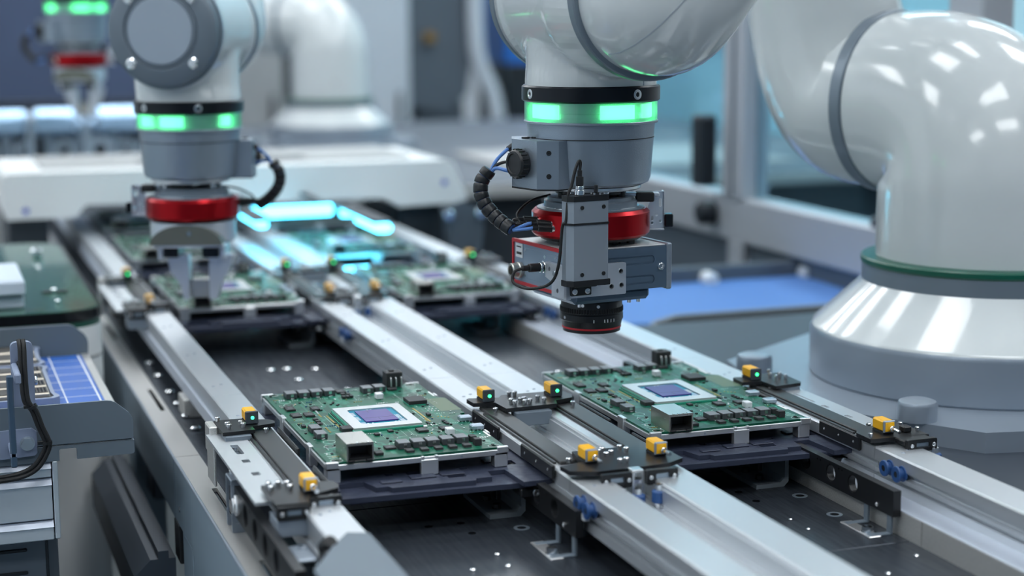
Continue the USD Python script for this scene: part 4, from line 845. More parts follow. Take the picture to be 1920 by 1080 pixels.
    rd = part('red_ring', lathe([(.02, .1440), (.0480, .1440), (.0500, .1462), (.0500, .1635), (.0470, .1664), (.02, .1668)], 80, P), 'red_anodised', t, label='red anodised tool changer ring')
    part('ring_foot', lathe([(0, .1410), (.0425, .1410), (.0455, .1442), (0, .1442)], 56, P), 'black_anodised', t)
    # connectors on the red ring
    he = hp[-1]
    for k, (u_, v_, z) in enumerate(((-.0310, .0330, .1560), (-.0300, .0350, .1525), (-.0400, .0240, .1545), (-.0420, .0200, .1575))):
        q = loc(u_, v_, z); dd = ex*(-.93)+ey*.30+ZZ*.08; dd /= np.linalg.norm(dd); q0 = q+dd*.004
        part('connector', cat_(cyl(q0, q0+dd*.0125, .0031, 14, .0004), cyl(q0+dd*.0125, q0+dd*.017, .0022, 12)), 'black_plastic', rd)
        part('connector_nut', cat_(cyl(q-dd*.003, q+dd*.001, .0040, 14), cyl(q+dd*.0015, q+dd*.0045, .0037, 14)), 'chrome', rd)
        part('wire', tube(catmull([q0+dd*.0165, q0+dd*.021-ZZ*.001, he+(hp[-2]-he)*-.6], 6), .0014, 8), 'cable_blue' if k in (0, 1) else 'rubber', t)
    pk = [tuple((P+ex*u_+ey*v_)[:2]) for u_, v_ in ((-.044, .0250), (-.0250, .0440), (-.0240, .0430), (-.043, .0240))]
    part('wire', tube(catmull([loc(-.060, .030, .157), loc(-.0620, .020, .1640), loc(-.050, .005, .1730), loc(-.034, 0, .1770)], 8), .0011, 8), 'rubber', t)
    # side bracket with the little black box
    q = loc
    arm = part('side_arm', cat_(orient(box(.026, .058, -.006, .004, .1755, .1785, .0006), P, ex, ey, ZZ)), 'gripper_silver', t)
    part('arm_clip', orient(box(.038, .0535, -.009, .006, .1710, .1790, .001), P, ex, ey, ZZ), 'rubber', t)
    br = prism([[(.0480, .1475), (.0625, .1475), (.0625, .1790), (.0545, .1790), (.0480, .1650)], rrect(.058, .0605, .166, .173, .001, 3), circ(.0525, .152, .0012, 10), circ(.0560, .1590, .0011, 10), rrect(.0515, .0535, .154, .158, .0008, 3), circ(.0595, .1535, .0013, 10)], -.001, .001)
    part('side_bracket', orient(br, P-ey*.004, ex, ZZ, -ey), 'gripper_silver', t)
    part('bracket_fold', cat_(orient(box(.0610, .0626, -.014, -.003, .1475, .1790, .0003), P, ex, ey, ZZ), orient(box(.046, .0626, -.012, .000, .1462, .1476, .0003), P, ex, ey, ZZ)), 'gripper_silver', t)
    part('side_sensor', orient(box(.0628, .0700, -.010, .001, .1490, .1600, .0008), P, ex, ey, ZZ), 'black_gloss', t)
    return h0+a*(joint+.009), a
def forearm(t, C, a, direction, L, r0=.0690, r1=.0700, reach=.080):
    d = np.asarray(direction, float); d /= np.linalg.norm(d); k = C+a*reach
    path = dense([C, C+a*.012], bez(C+a*.012, k, k+d*.070, 16), [k+d*.2, k+d*L])
    part('forearm', tube(path, np.interp(np.arange(len(path)), [0, 2, len(path)-3, len(path)-1], [r0-.001, r0, r1+.001, r1]), 72), 'robot_white', t)
    rr_ = np.interp(np.arange(len(path)), [0, 2, len(path)-3, len(path)-1], [r0-.001, r0, r1+.001, r1]); T = np.gradient(path, axis=0); T /= np.linalg.norm(T, axis=1)[:, None]
    x = -LAT*.72-ZZ*.70; ln = []
    for i in range(len(path)):
        x = x-T[i]*(x@T[i]); x /= np.linalg.norm(x); ln.append(path[i]+x*(rr_[i]-.0001))
    part('cover_seam', tube(np.array(ln[1:]), .0004, 6), 'alu_groove', t)
    return k+d*L, d
def elbow(t, E2, u, E1, d, rise=.22):
    path = catmull([E2-np.asarray(u)*.01, E2+np.asarray(u)*rise*.55, (E1+E2)/2+ZZ*rise, E1+np.asarray(d)*rise*.55, E1-np.asarray(d)*.01], 10)
    part('elbow', tube(path, np.interp(np.linspace(0, 1, len(path)), [0, 1], [.0722, .0702]), 48), 'robot_white', t)

main = thing('industrial_robot', 'large white robot arm on the right whose wrist holds the hanging camera', 'robot arm', (.700, .185, -.040), 'white robot arms')
C, h = robot_base(main, .700, .185, hd(-19))
E2, u2 = shoulder(main, C, h, (-.20, .075, 1), .48, reach=.062, r1=.074)
AX, AY = .2617, .1266
Cw, aw = wrist(main, AX, AY, 0.0, hd(176), 1)
fd = LAT*.58+ZZ*.80-TOW*.12
E1, d1 = forearm(main, Cw, aw, fd, .45, r0=.0640, r1=.0545, reach=.030)
elbow(main, E2, u2, E1, d1)

left = thing('industrial_robot', 'white robot arm on the left with a grey wrist cap, holding a two-jawed gripper', 'robot arm', (-.64, .89, .0232), 'white robot arms')
C, h = robot_base(left, -.64, .89, hd(60), .0632)
E2, u2 = shoulder(left, C, h, (.1, .1, 1), .40)
LX, LY = .0056, .6366
Cw, aw = wrist(left, LX, LY, -.031, hd(28), -1, cap=.058, joint=.058, Rh=.0595)
E1, d1 = forearm(left, Cw, aw, (-.25, .15, .95), .40, r0=.0575, r1=.0575, reach=.05)
elbow(left, E2, u2, E1, d1)

fl = thing('industrial_robot', 'blurred dark robot wrist with green light and red ring at the far upper left', 'robot arm', (-.72, 2.5, .100), 'white robot arms')
C, h = robot_base(fl, -.72, 2.5, hd(80), .140)
E2, u2 = shoulder(fl, C, h, (.1, .0, 1), .42)
FX, FY = .0210, 2.0010
Cw, aw = wrist(fl, FX, FY, .092, hd(20), 1)
E1, d1 = forearm(fl, Cw, aw, (-.5, .15, .8), .42)
elbow(fl, E2, u2, E1, d1)

mid = thing('industrial_robot', 'blurred white robot base and column on the grey table in the background', 'robot arm', (.83, 3.42, -.040), 'white robot arms')
C, h = robot_base(mid, .822, 3.40, hd(-52), H=.300)
E2, u2 = shoulder(mid, C, h, (-.3, .1, 1), .5)
part('forearm', tube(dense(bez(E2-u2*.02, E2+u2*.2, E2+u2*.15+np.array([-.3, .1, 0]), 12)), .07, 40), 'robot_white', mid)

# ------------------------------------------------------------------ the inspection camera under the right robot
vc = thing('inspection_camera', 'blue-grey industrial camera box with red-edged face and black lens hanging from the robot', 'camera', (AX, AY, .061))
CA = math.radians(7.5); eu = np.array([math.cos(CA), math.sin(CA), 0]); ev = np.array([-math.sin(CA), math.cos(CA), 0])
O = np.array([AX, AY, 0.0]); K = lambda t: orient(t, O, eu, ev, ZZ); kp = lambda u_, v_, z: O+eu*u_+ev*v_+ZZ*z
part('body', K(box(-.0485, .0465, -.0465, .0465, .1005, .1365, .0012)), 'camera_blue', vc)
part('top_cover', K(box(-.0480, .0460, -.0460, .0460, .1362, .1372, .0004)), 'camera_top', vc)
rib = [rrect(-.0300, .0345, .1215, .1290, .0036, 6), rrect(-.0300, .0345, .1050, .1125, .0036, 6)]
fr = prism([rrect(-.0470, .0462, .1010, .1360, .0008, 2)]+rib, 0, .0009); part('front_panel', orient(fr, O-ev*.0465, eu, ZZ, -ev), 'camera_blue', vc)
for z in (.12525, .10875): part('front_rib', orient(prism([rrect(-.028, .0325, z-.0022, z+.0022, .0020, 5)], 0, .0006), O-ev*.0464, eu, ZZ, -ev), 'camera_blue', vc)
part('body_screw', cap_screw(kp(.0405, -.0474, .1190), -ev, .0030, .0016, 18), 'screw_steel', vc)
part('end_plate', K(box(.0465, .0515, -.0480, .0480, .0990, .1380, .0010)), 'cast_silver', vc)
# the red-framed face on the left
face = prism([rrect(-.0475, .0475, .0995, .1380, .0010, 3), rrect(-.0452, .0452, .1022, .1352, .0010, 3)], 0, .0022)
part('red_frame', orient(face, O-eu*.0485, -ev, ZZ, -eu), 'red_paint', vc, label='red frame around the connector face')
cf = part('connector_face', K(box(-.0495, -.0480, -.0452, .0452, .1022, .1352)), 'camera_face', vc)
part('face_panel', K(box(-.0500, -.0494, -.0330, .0260, .1060, .1320, .0003)), 'camera_face', cf)
for vv in (-.0300, .0235):
    for z in (.1085, .1300): part('face_screw', cyl(kp(-.0500, vv, z), kp(-.0506, vv, z), .0010, 10), 'screw_steel', cf)
st = part('sticker', K(box(-.0502, -.0493, .0290, .0415, .1225, .1345)), 'cap_white', cf, smooth=False)
part('sticker_bar', K(cat_(box(-.0505, -.0501, .0310, .0395, .1312, .1322), box(-.0505, -.0501, .0310, .0395, .1252, .1272))), 'black_plastic', st, smooth=False)
so = kp(-.0495, .0330, .1120)
part('round_socket', cat_(ring(so, -eu, .0040, .0062, .010, 24, .0006), ring(so, -eu, .004, .0070, .004, 24, .0006)), 'nickel', cf)
part('socket_core', cyl(so, so-eu*.0070, .0041, 18), 'black_gloss', cf)
p0 = kp(-.0498, -.0120, .1205); dd = -eu*.55+ev*.83; dd /= np.linalg.norm(dd); dd = -eu
part('plug_nut', cat_(cyl(p0, p0+dd*.003, .0050, 18, .0005), cyl(p0+dd*.0035, p0+dd*.006, .0044, 18, .0004)), 'chrome', cf)
part('plug', cat_(cyl(p0+dd*.006, p0+dd*.016, .0036, 16, .0005), cyl(p0+dd*.016, p0+dd*.022, .0024, 12, .0004)), 'black_plastic', cf)
part('status_lamp', cyl(kp(-.0500, -.0120, .1285), kp(-.0508, -.0120, .1285), .0016, 12), 'chrome', cf)
part('lower_housing', K(cat_(box(-.0380, .0360, -.0390, .0390, .0905, .1008, .0030))), 'camera_blue', vc)
for uu in (-.030, .018, .027): part('lower_screw', cyl(kp(uu, -.034, .0880), kp(uu, -.034, .0906), .0016, 12), 'screw_steel', vc)
for uu, vv in ((-.026, 0.010), (.026, -.012), (-.02, -.02), (.02, .02)): part('standoff', cyl(kp(uu, vv, .1370), kp(uu, vv, .1412), .0032, 16), 'chrome', vc)
part('top_fitting', cat_(*[K(box(.004+.008*k, .010+.008*k, -.03, -.022, .1370, .1400, .0005)) for k in range(3)]), 'black_plastic', vc)
# lens
Lx = np.array([AX+.0010, AY, 0.0])
ln = part('lens', lathe([(0, .0905), (.0230, .0905), (.0255, .0885), (.0262, .0868), (.0262, .0775), (.0270, .0765), (.0270, .0715), (.0262, .0705), (.0250, .0650), (.0246, .0632), (.0246, .0612), (.0205, .0612), (.0190, .0680), (0, .0680)][::-1], 72, Lx), 'lens_black', vc, label='black camera lens with red line')
part('focus_ring', cat_(*[tube([Lx+[.0264*math.cos(q), .0264*math.sin(q), .0782], Lx+[.0264*math.cos(q), .0264*math.sin(q), .0822]], .0007, 6) for q in np.arange(72)*2*np.pi/72]), 'rubber', ln)
part('focus_band', ring(Lx+[0, 0, .0776], (0, 0, 1), .02, .0268, .0010, 64), 'lens_black', ln)
part('red_line', ring(Lx+[0, 0, .0640], (0, 0, 1), .02, .02535, .0015, 64), 'red_paint', ln)
for q in (-112, -92, -86, -79, -72): part('scale_mark', box(-.0003, .0003, -.0003, .0003, .0712, .0738).apply_translation(Lx+[.02705*math.cos(math.radians(q+4)), .02705*math.sin(math.radians(q+4)), 0]), 'white_print', ln, smooth=False)
for q, z in ((-168, .0740), (-128, .0858), (-100, .0850)): part('lens_screw', cyl(Lx+[.0255*math.cos(math.radians(q)), .0255*math.sin(math.radians(q)), z], Lx+[.0275*math.cos(math.radians(q)), .0275*math.sin(math.radians(q)), z], .0014, 12), 'screw_steel', ln)
part('front_glass', disc(Lx[0], Lx[1], .0640, .0655, .0200, 40), 'black_gloss', ln)
# mounting bracket
bk = prism([rrect(-.0555, .0005, .1005, .1265, .0010, 3), circ(-.0045, .1195, .0021, 16), circ(-.0135, .1075, .0021, 16), circ(-.0040, .1080, .0021, 16)], 0, .004)
part('mount_bracket', orient(bk, O-ev*.0540, eu, ZZ, -ev), 'gripper_silver', vc)
for uu, z in ((-.0045, .1195), (-.0135, .1075), (-.0040, .1080)): part('hole_ring', ring(kp(uu, -.0581, z), -ev, .0019, .0024, .0004, 18), 'machined', vc); part('hole_core', cyl(kp(uu, -.0545, z), kp(uu, -.0560, z), .0020, 14), 'black_gloss', vc)
bs = prism([[(-.0150, .1000), (.0115, .1000), (.0115, .1265), (-.0230, .1265), (-.0230, .1150), (-.0150, .1130)], circ(-.0165, .1215, .0018, 14), circ(-.0085, .1060, .0018, 14)], 0, .004)
# left leg of the bracket folds back along the red-framed face
part('bracket_leg', orient(bs, kp(-.0555, -.0405, 0), ev*-1, ZZ, -eu) if False else orient(prism([[(0, .0995), (.0250, .0995), (.0250, .1110), (.0360, .1140), (.0360, .1265), (0, .1265)], circ(.0290, .1215, .0019, 14), circ(.0150, .1050, .0019, 14)], 0, .004), kp(-.0555+.004, -.0580, 0), ev, ZZ, -eu), 'gripper_silver', vc)
part('bracket_nut', cyl(kp(-.0560, -.0400, .1190), kp(-.0575, -.0400, .1190), .0022, 10), 'screw_steel', vc)
# bar light in front of the camera
un = thing('sensor_unit', 'upright grey sensor block with black end caps in front of the camera box', 'sensor', kp(-.053, -.0755, .1125))
u0, u1, v0, v1 = -.0600, -.0245, -.0715, -.0590
part('housing', K(prism([[(u0+.004, v0), (u1, v0), (u1, v1), (u0, v1), (u0, v0+.006)]], .1165, .1805)), 'unit_grey', un)
part('top_cap', K(prism([[(u0+.0035, v0-.0004), (u1+.0004, v0-.0004), (u1+.0004, v1), (u0-.0004, v1), (u0-.0004, v0+.0036)]], .1805, .1850)), 'black_anodised', un)
part('bottom_cap', K(prism([[(u0+.0035, v0-.0008), (u1+.0016, v0-.0008), (u1+.0016, v1), (u0-.0008, v1), (u0-.0008, v0+.0036)]], .1120, .1168)), 'black_anodised', un)
part('band', K(prism([[(u0+.0035, v0-.0006), (u1+.0006, v0-.0006), (u1+.0006, v1), (u0-.0006, v1), (u0-.0006, v0+.0036)]], .1615, .1632)), 'black_plastic', un)
for uu in (u0+.0115, u1-.0042):
    for z in (.1215, .1755): part('screw', cap_screw(kp(uu, v0, z), -ev, .0017, .0006, 14), 'black_plastic', un)
part('under_plate', K(box(-.0520, -.0330, -.0600, -.0576, .1025, .1120, .0006)), 'black_anodised', un)
for uu in (-.0490, -.0372): part('plate_screw', cap_screw(kp(uu, -.0600, .1060), -ev, .0024, .0010, 16), 'screw_steel', un)
part('under_cap', K(box(-.0500, -.0300, -.0640, -.0570, .1098, .1125, .0006)), 'black_anodised', un)
c0 = kp(-.0474, -.0655, .1850)
part('top_plug', cat_(cyl(c0, c0+ZZ*.0045, .0042, 18, .0004), cyl(c0+ZZ*.005, c0+ZZ*.0075, .0036, 16, .0003)), 'chrome', un); part('plug_sleeve', cat_(cyl(c0+ZZ*.0075, c0+ZZ*.0150, .0031, 14, .0004), cyl(c0+ZZ*.015, c0+ZZ*.020, .0020, 12)), 'black_plastic', un)
part('plug_cable', tube(catmull([c0+ZZ*.0195, c0+ZZ*.0260+eu*.0006, c0+ZZ*.0270-eu*.0010, c0+ZZ*.0200-eu*.0042, c0+ZZ*.0080-eu*.0075, c0-eu*.0105+ZZ*.0005, c0-eu*.0125-ZZ*.02, kp(-.0625, -.064, .1600), kp(-.0635, -.060, .1300), kp(-.0660, -.050, .1130), kp(-.0750, -.030, .1065), kp(-.0810, -.014, .1100), p0+dd*.0290-ZZ*.002, p0+dd*.0215], 8), .0013, 8), 'rubber', un)
c1 = kp(-.0325, -.0655, .1850); part('toggle', cat_(cyl(c1, c1+ZZ*.0015, .0035, 14), cyl(c1+ZZ*.0015, c1+ZZ*.0075, .0016, 12, .0004)), 'black_plastic', un); part('toggle_base', box(-.003, .003, -.003, .003, 0, .0014).apply_translation(c1), 'machined', un)

# ------------------------------------------------------------------ grippers
def gripper(label, gx, gy, dz, s, group='two-jawed grippers'):
    t = thing('gripper', label, 'gripper', (gx, gy, dz+.0545), group)
    P = np.array([gx, gy, dz]); ex, ey = LAT*s, TOW*s; G = lambda m: orient(m, P, ex, ey, ZZ)
    part('drum', lathe([(0, .118), (.0440, .118), (.0455, .120), (.0455, .1408), (0, .1408)], 64, P), 'gripper_silver', t)
    dome = prism([[(.0385*math.cos(q), .0215*math.sin(q)) for q in np.linspace(0, math.pi, 24)]], -.018, .0465)
    part('dome_plate', orient(dome, P+ZZ*.1185, ex, ZZ, ey), 'bronze_plate', t)
    part('dome_bolt', cyl(P+ey*.0465+ZZ*.131+ex*.004, P+ey*.0475+ZZ*.131+ex*.004, .0022, 12), 'chrome', t)
    part('crossbar', G(box(-.036, .040, -.020, .040, .1150, .1188, .001)), 'gripper_silver', t)
    for u0, u1, w in ((-.0280, -.0115, [(-.0270, .1035), (-.0040, .1035), (-.0040, .0560), (-.0100, .0540), (-.0130, .0700), (-.0240, .0860)]), (.0140, .0315, [(.0180, .1035), (.0440, .1035), (.0400, .0880), (.0300, .0720), (.0260, .0560), (.0180, .0545)])):
        part('finger_carriage', G(box(u0, u1, -.010, .030, .1030, .1152, .001)), 'black_gloss', t)
        part('finger_link', G(box(u0-.006 if u0 < 0 else u1, u0 if u0 < 0 else u1+.006, -.010, .026, .1000, .1152, .001)), 'gripper_silver', t)
        part('finger', orient(prism([w], -.004, .014), P, ex, ZZ, ey), 'gripper_silver', t)
    part('held_block', G(box(-.0030, .0165, -.009, .007, .0560, .076, .0006)), 'nickel', t)
    return t
gripper('silver two-jawed gripper under the left robot arm reaching down to a board', LX, LY, -.031, 1)
gripper('blurred dark gripper under the far upper left robot wrist', FX, FY, .092, 1)

# ================================================================== left trolley with trays of parts
FY0 = .1765
tr_ = thing('tool_trolley', 'grey workshop trolley with raised lips and drawers at the left edge', 'trolley', (-.24, .34, FZ))
part('tray_floor', box(-.42, -.1210, FY0+.004, .536, -.0135, -.0110, .0006), 'trolley_grey', tr_)
lip = lambda top: [(-.42, -.0118), (-.1205, -.0118), (-.1200, .0010), (-.1210, .0060), (-.1235, .0100), (-.1330, .0185), (-.1370, .0205), (-.1410, top), (-.42, top)]
part('front_lip', orient(prism([lip(.0210)], 0, .0028), (0, FY0+.0028, 0), (1, 0, 0), (0, 0, 1), (0, -1, 0)), 'trolley_grey', tr_)
part('back_lip', orient(prism([lip(.0210)], 0, .004), (0, .540, 0), (1, 0, 0), (0, 0, 1), (0, -1, 0)), 'trolley_grey', tr_)
ap = prism(poly([(-.42, -.0282), (-.1212, -.0250), (-.1197, -.0235), (-.1197, -.0137), (-.42, -.0137)])-poly(rrect(-.1795, -.1655, -.0320, -.0160, .0015, 4)), 0, .0040)
part('apron', orient(ap, (0, FY0+.0050, 0), (1, 0, 0), (0, 0, 1), (0, -1, 0)), 'trolley_grey', tr_)
part('apron_side', box(-.1225, -.1197, FY0+.003, .540, -.0250, -.0137, .0008), 'trolley_grey', tr_)
part('floor_edge', box(-.1285, -.1205, FY0+.004, .536, -.0112, -.0095, .0006), 'bench_top', tr_)
part('notch_bolt', cyl((-.1722, FY0+.022, -.0185), (-.1722, FY0+.022, -.0150), .0022, 12), 'screw_steel', tr_)
dx1 = -.1862
part('body', box(-.42, -.1870, FY0+.012, .53, -.0890, -.0140, .001), 'machine_grey', tr_)
for z0, z1 in ((-.0385, -.0262), (-.0735, -.0400), (-.0910, -.0750)):
    d = part('drawer', box(-.42, dx1-.0004, FY0+.0010, FY0+.012, z0, z1-.0042, .0008), 'drawer_steel', tr_)
    sec = [(FY0-.0006, z1-.0048), (FY0+.0040, z1), (FY0+.0120, z1+.0004), (FY0+.0120, z1-.0048)]
    part('drawer_handle', orient(prism([sec], 0, .2335), (-.42, 0, 0), (0, 1, 0), (0, 0, 1), (1, 0, 0)), 'handle_steel', d)
part('side_panel', box(dx1+.0006, -.1812, FY0+.0006, .53, -.0905, -.0255, .0008), 'drawer_steel', tr_)
part('lower_body', box(-.42, -.1905, FY0+.03, .53, FZ+.02, -.0905, .002), 'machine_grey', tr_)
for z in (-.1045, -.1240): part('slot_handle', box(-.42, -.2070, FY0+.0285, FY0+.031, z-.003, z, .0008), 'machine_black', tr_)
part('gap_strip', box(-.1922, -.1900, FY0+.0288, FY0+.040, -.60, -.0910, .0004), 'machine_black', tr_)
part('lower_side', box(-.1905, -.1800, FY0+.06, .53, FZ+.02, -.0905, .001), 'machine_grey', tr_)
for x in (-.40, -.20):
    for y in (FY0+.06, .40): part('caster', cat_(cyl((x-.01, y, FZ+.025), (x+.01, y, FZ+.025), .025, 20, .002)), 'rubber', tr_)
m = thing('work_mat', 'blue mat with white grid lines lying on the trolley tray', 'mat', (-.17, .31, -.011))
part('mat_sheet', box(-.30, -.1265, FY0+.006, .532, -.0110, -.0098, .0004), 'mat_blue', m)
ln_ = [box(-.1322, -.1308, FY0+.006, .532, -.0098, -.0096), box(-.1605, -.1595, FY0+.006, .532, -.0098, -.0096)]+[box(-.30, -.130, y, y+.0008, -.0098, -.00965) for y in np.arange(.207, .53, .033)]
part('grid_lines', cat_(*ln_), 'white_print', m, kind='stuff', smooth=False)
def parts_tray(x0, x1, y0, y1, label):
    t = thing('parts_tray', label, 'tray', ((x0+x1)/2, (y0+y1)/2, -.0098), 'trays of metal cages')
    out = [(x0, y0), (x1-.006, y0), (x1, y0+.006), (x1, y0+.012), (x1-.003, y0+.022), (x1-.003, y1-.022), (x1, y1-.012), (x1, y1-.006), (x1-.006, y1), (x0, y1)]
    inn = [(x0+.004, y0+.004), (x1-.008, y0+.004), (x1-.0045, y0+.010), (x1-.0065, y0+.024), (x1-.0065, y1-.024), (x1-.0045, y1-.010), (x1-.008, y1-.004), (x0+.004, y1-.004)]
    part('wall', prism([out, inn], -.0098, .0020), 'bracket_grey', t); part('liner', prism([inn], -.0098, -.0070), 'black_plastic', t)
    part('liner_rim', prism([inn, [(x0+.007, y0+.007), (x1-.012, y0+.007), (x1-.0100, y0+.020), (x1-.0100, y1-.020), (x1-.012, y1-.007), (x0+.007, y1-.007)]], -.0070, .0005), 'black_plastic', t)
    return t
parts_tray(-.30, -.1683, .2877, .4360, 'nearer grey parts tray with a black liner on the blue mat'); parts_tray(-.30, -.1690, .4413, .5330, 'further grey parts tray with a black liner on the blue mat')
mod = None
k = 0
for row_, (x1, ya, yb, n) in enumerate(((-.1765, .2960, .4220, 4), (-.1765, .4520, .5280, 2))):
    for i in range(n):
        y = ya+(yb-ya)*i/n; w = (yb-ya)/n*.84
        for j in range(2):
            xb = x1-.052*j
            lab = '%s metal connector cage in the %s parts tray, %s column' % (('first', 'second', 'third', 'fourth')[i], ('nearer', 'further')[row_], ('right', 'left')[j])
            t = thing('connector_cage', lab, 'connector cage', (xb-.024, y+w/2, -.0070), 'metal connector cages in the parts trays')
            part('shell', box(xb-.048, xb, y, y+w, -.0070, .0048, .0005), 'module_bronze', t); part('dark_top', box(xb-.046, xb-.0008, y+w*.16, y+w*.97, .0048, .0052), 'module_dark', t, smooth=False)
            vents = cat_(*[box(xb-.004-.0028*q, xb-.0022-.0028*q, y+w*(.24+.17*r_), y+w*(.34+.17*r_), .0051, .0054) for q in range(5) for r_ in range(4)])
            part('vents', vents, 'black_gloss', t, kind='stuff', smooth=False)
            part('lower_half', box(xb-.0478, xb+.0003, y-.0003, y+w*.9, -.0070, -.0012, .0004), 'module_dark', t); part('dimple', cyl((xb-.018, y-.0008, -.0042), (xb-.018, y+.0002, -.0042), .0016, 14), 'module_bronze', t)
# bracket, cable pair and bolt in front of the trolley
st_ = thing('cable_stand', 'grey upright stand with rounded top behind the front lip of the trolley', 'stand', (-.2050, .187, -.0098))
up_ = prism([rrect(-.2128, -.1955, -.0095, .0725, .0045, 5)], 0, .006)
part('upright', orient(up_, (0, .190, 0), (1, 0, 0), (0, 0, 1), (0, -1, 0)), 'bracket_grey', st_)
part('side_rod', box(-.2190, -.2140, .138, .143, -.0180, .0550, .001), 'acrylic', st_)
part('base_foot', box(-.2190, -.2140, .138, FY0-.0004, -.0100, -.0060, .0008), 'bracket_grey', st_)
part('over_arm', box(-.2128, -.2080, .138, .186, .0480, .0560, .001), 'bracket_grey', st_)
plate = prism([[(-.2330, -.0200), (-.1985, -.0185), (-.1965, -.0160), (-.1965, .0010), (-.2000, .0040), (-.2330, .0030)]], 0, .003)
part('mount_plate', orient(plate, (0, FY0, 0), (1, 0, 0), (0, 0, 1), (0, -1, 0)), 'bracket_grey', st_)
part('hex_bolt', cat_(hex_bolt((-.2040, FY0-.0034, -.0080), (0, -1, 0), .0050, .0042), cyl((-.2040, FY0-.0074, -.0080), (-.2040, FY0-.0079, -.0080), .0038, 20)), 'screw_steel', st_)
part('clip', box(-.2085, -.2030, .176, .184, .0480, .0580, .001), 'black_plastic', st_)
part('side_stud', cyl((-.1955, .187, .0400), (-.1930, .187, .0400), .0035, 14, .0008), 'screw_steel', st_)
cb_ = thing('cable_pair', 'two black cables tied together hanging in front of the trolley', 'cable', (-.205, .13, -.02))
for dx, dy in ((0, 0), (.0030, -.0012)):
    pth = [(-.2062+dx, .176+dy, .0760), (-.2059+dx, .172+dy, .0700), (-.2062+dx, .168+dy, .0511), (-.2052+dx, .165+dy, .0295), (-.1996+dx, .165+dy, .0204), (-.1954+dx, .165+dy, .0070), (-.1907+dx, .165+dy, -.0065), (-.1932+dx, .165+dy, -.0150-dx*.3), (-.2011+dx, .165+dy, -.0252-dx*.6), (-.2144+dx, .165+dy, -.0305-dx*.8), (-.2350+dx, .16+dy, -.0310-dx*.8)]
    part('cable', tube(catmull(pth, 8), .0019, 10), 'rubber', cb_)
for p_, q_ in (((-.2000, .1645, .0225), (-.5, 0, 1)), ((-.1907, .1645, -.0075), (0, 0, 1))):
    part('cable_tie', cat_(ring(np.array(p_)+[.0014, -.0006, 0], q_, .0030, .0040, .0024, 16), box(p_[0]-.006, p_[0]-.001, p_[1]-.0015, p_[1]+.0015, p_[2], p_[2]+.003, .0006)), 'black_plastic', cb_)

# ------------------------------------------------------------------ rounded pedestal cabinet behind the trolley
pc = thing('control_pedestal', 'white rounded control cabinet with a dark green glass top at the left', 'cabinet', (-.50, .88, FZ))
px0, px1, py0, py1 = -.98, -.0955, .600, 1.17
part('shell', prism([rrect(px0, px1, py0, py1, .046, 12)], FZ, .0045), 'white_shell', pc)
part('green_band', prism([rrect(px0+.001, px1-.0010, py0+.001, py1-.001, .045, 12)], .0045, .0115), 'green_band', pc)
part('black_rim', prism([rrect(px0-.0010, px1+.0010, py0-.001, py1+.001, .046, 12)], .0115, .0225), 'black_gloss', pc)
part('glass_top', prism([rrect(px0+.004, px1-.0040, py0+.004, py1-.004, .042, 12)], .0225, .0232), 'glass_green', pc)
part('shell_groove', prism([rrect(px0-.0006, px1+.0006, py0-.0006, py1+.0006, .046, 12)], -.0300, -.0270), 'machine_warm', pc)
for x, y, r in ((-.1370, .730, .0035), (-.1390, .655, .0028), (-.1350, 1.02, .0075)): part('knob', cyl((x, y, .0232), (x, y, .0232+r*1.6), r, 18, r*.3), 'chrome', pc)
part('latch', box(-.150, -.122, .727, .733, .0232, .0260, .001), 'machine_dark', pc)
part('seam', box(px0+.05, -.155, .622, .625, .0231, .0236), 'machine_black', pc, smooth=False)
solo('white_carton', box(-.30, -.1740, .640, .760, .0232, .0370, .002), 'box_white', 'flat pale blue-white carton lying on the dark green glass top', 'carton')
solo('white_carton', box(-.30, -.1730, .630, .770, .0385, .0540, .002), 'box_white', 'upper flat pale carton stacked on the dark green glass top', 'carton')
solo('dark_sheet', box(-.30, -.1750, .638, .764, .0370, .0385), 'machine_dark', 'thin dark sheet between the two pale cartons', 'sheet', smooth=False)

# ------------------------------------------------------------------ white bridge housing over the conveyors
br_ = thing('machine_bridge', 'long white machine housing with blue marks bridging the conveyors', 'machine housing', (.20, 1.6, DZ))
sec = [(-.148, .0235), (-.0480, .0235), (-.030, .0420), (.4400, .0320), (.4630, .0175), (.5690, .0200), (.5800, .0260), (.5560, .0870), (.5400, .0910), (-.1430, .0930), (-.1500, .0870)]
part('front_cover', orient(prism([sec], 0, .30), (0, 1.44, 0), (1, 0, 0), (0, 0, 1), (0, 1, 0)), 'white_shell', br_)
for x0, x1 in ((-.145, -.085), (.470, .535)): part('leg', box(x0, x1, 1.47, 1.70, FZ, .030, .003), 'machine_dark', br_)
part('top_step', box(-.09, .50, 1.50, 1.72, .090, .0965, .003), 'machine_warm', br_)
part('top_slot', box(.06, .33, 1.515, 1.56, .0960, .0972, .0004), 'machine_dark', br_)
star = lambda cx, cz, r: [(cx+(r if k % 2 == 0 else r*.45)*math.sin(k*math.pi/5), cz+(r if k % 2 == 0 else r*.45)*math.cos(k*math.pi/5)) for k in range(10)]
for cx, cz in ((.540, .0545), (-.120, .0365)):
    part('round_label', orient(prism([circ(cx, cz+.003, .0135, 24)], 0, .0006), (0, 1.44, 0), (1, 0, 0), (0, 0, 1), (0, -1, 0)), 'white_print', br_)
    part('blue_mark', orient(prism([star(cx, cz, .0075)], 0, .0004), (0, 1.4394, 0), (1, 0, 0), (0, 0, 1), (0, -1, 0)), 'logo_blue', br_)
bp = thing('end_bracket', 'grey pivot bracket with bright bolts hanging below the right end of the white housing', 'bracket', (.555, 1.42, -.02))
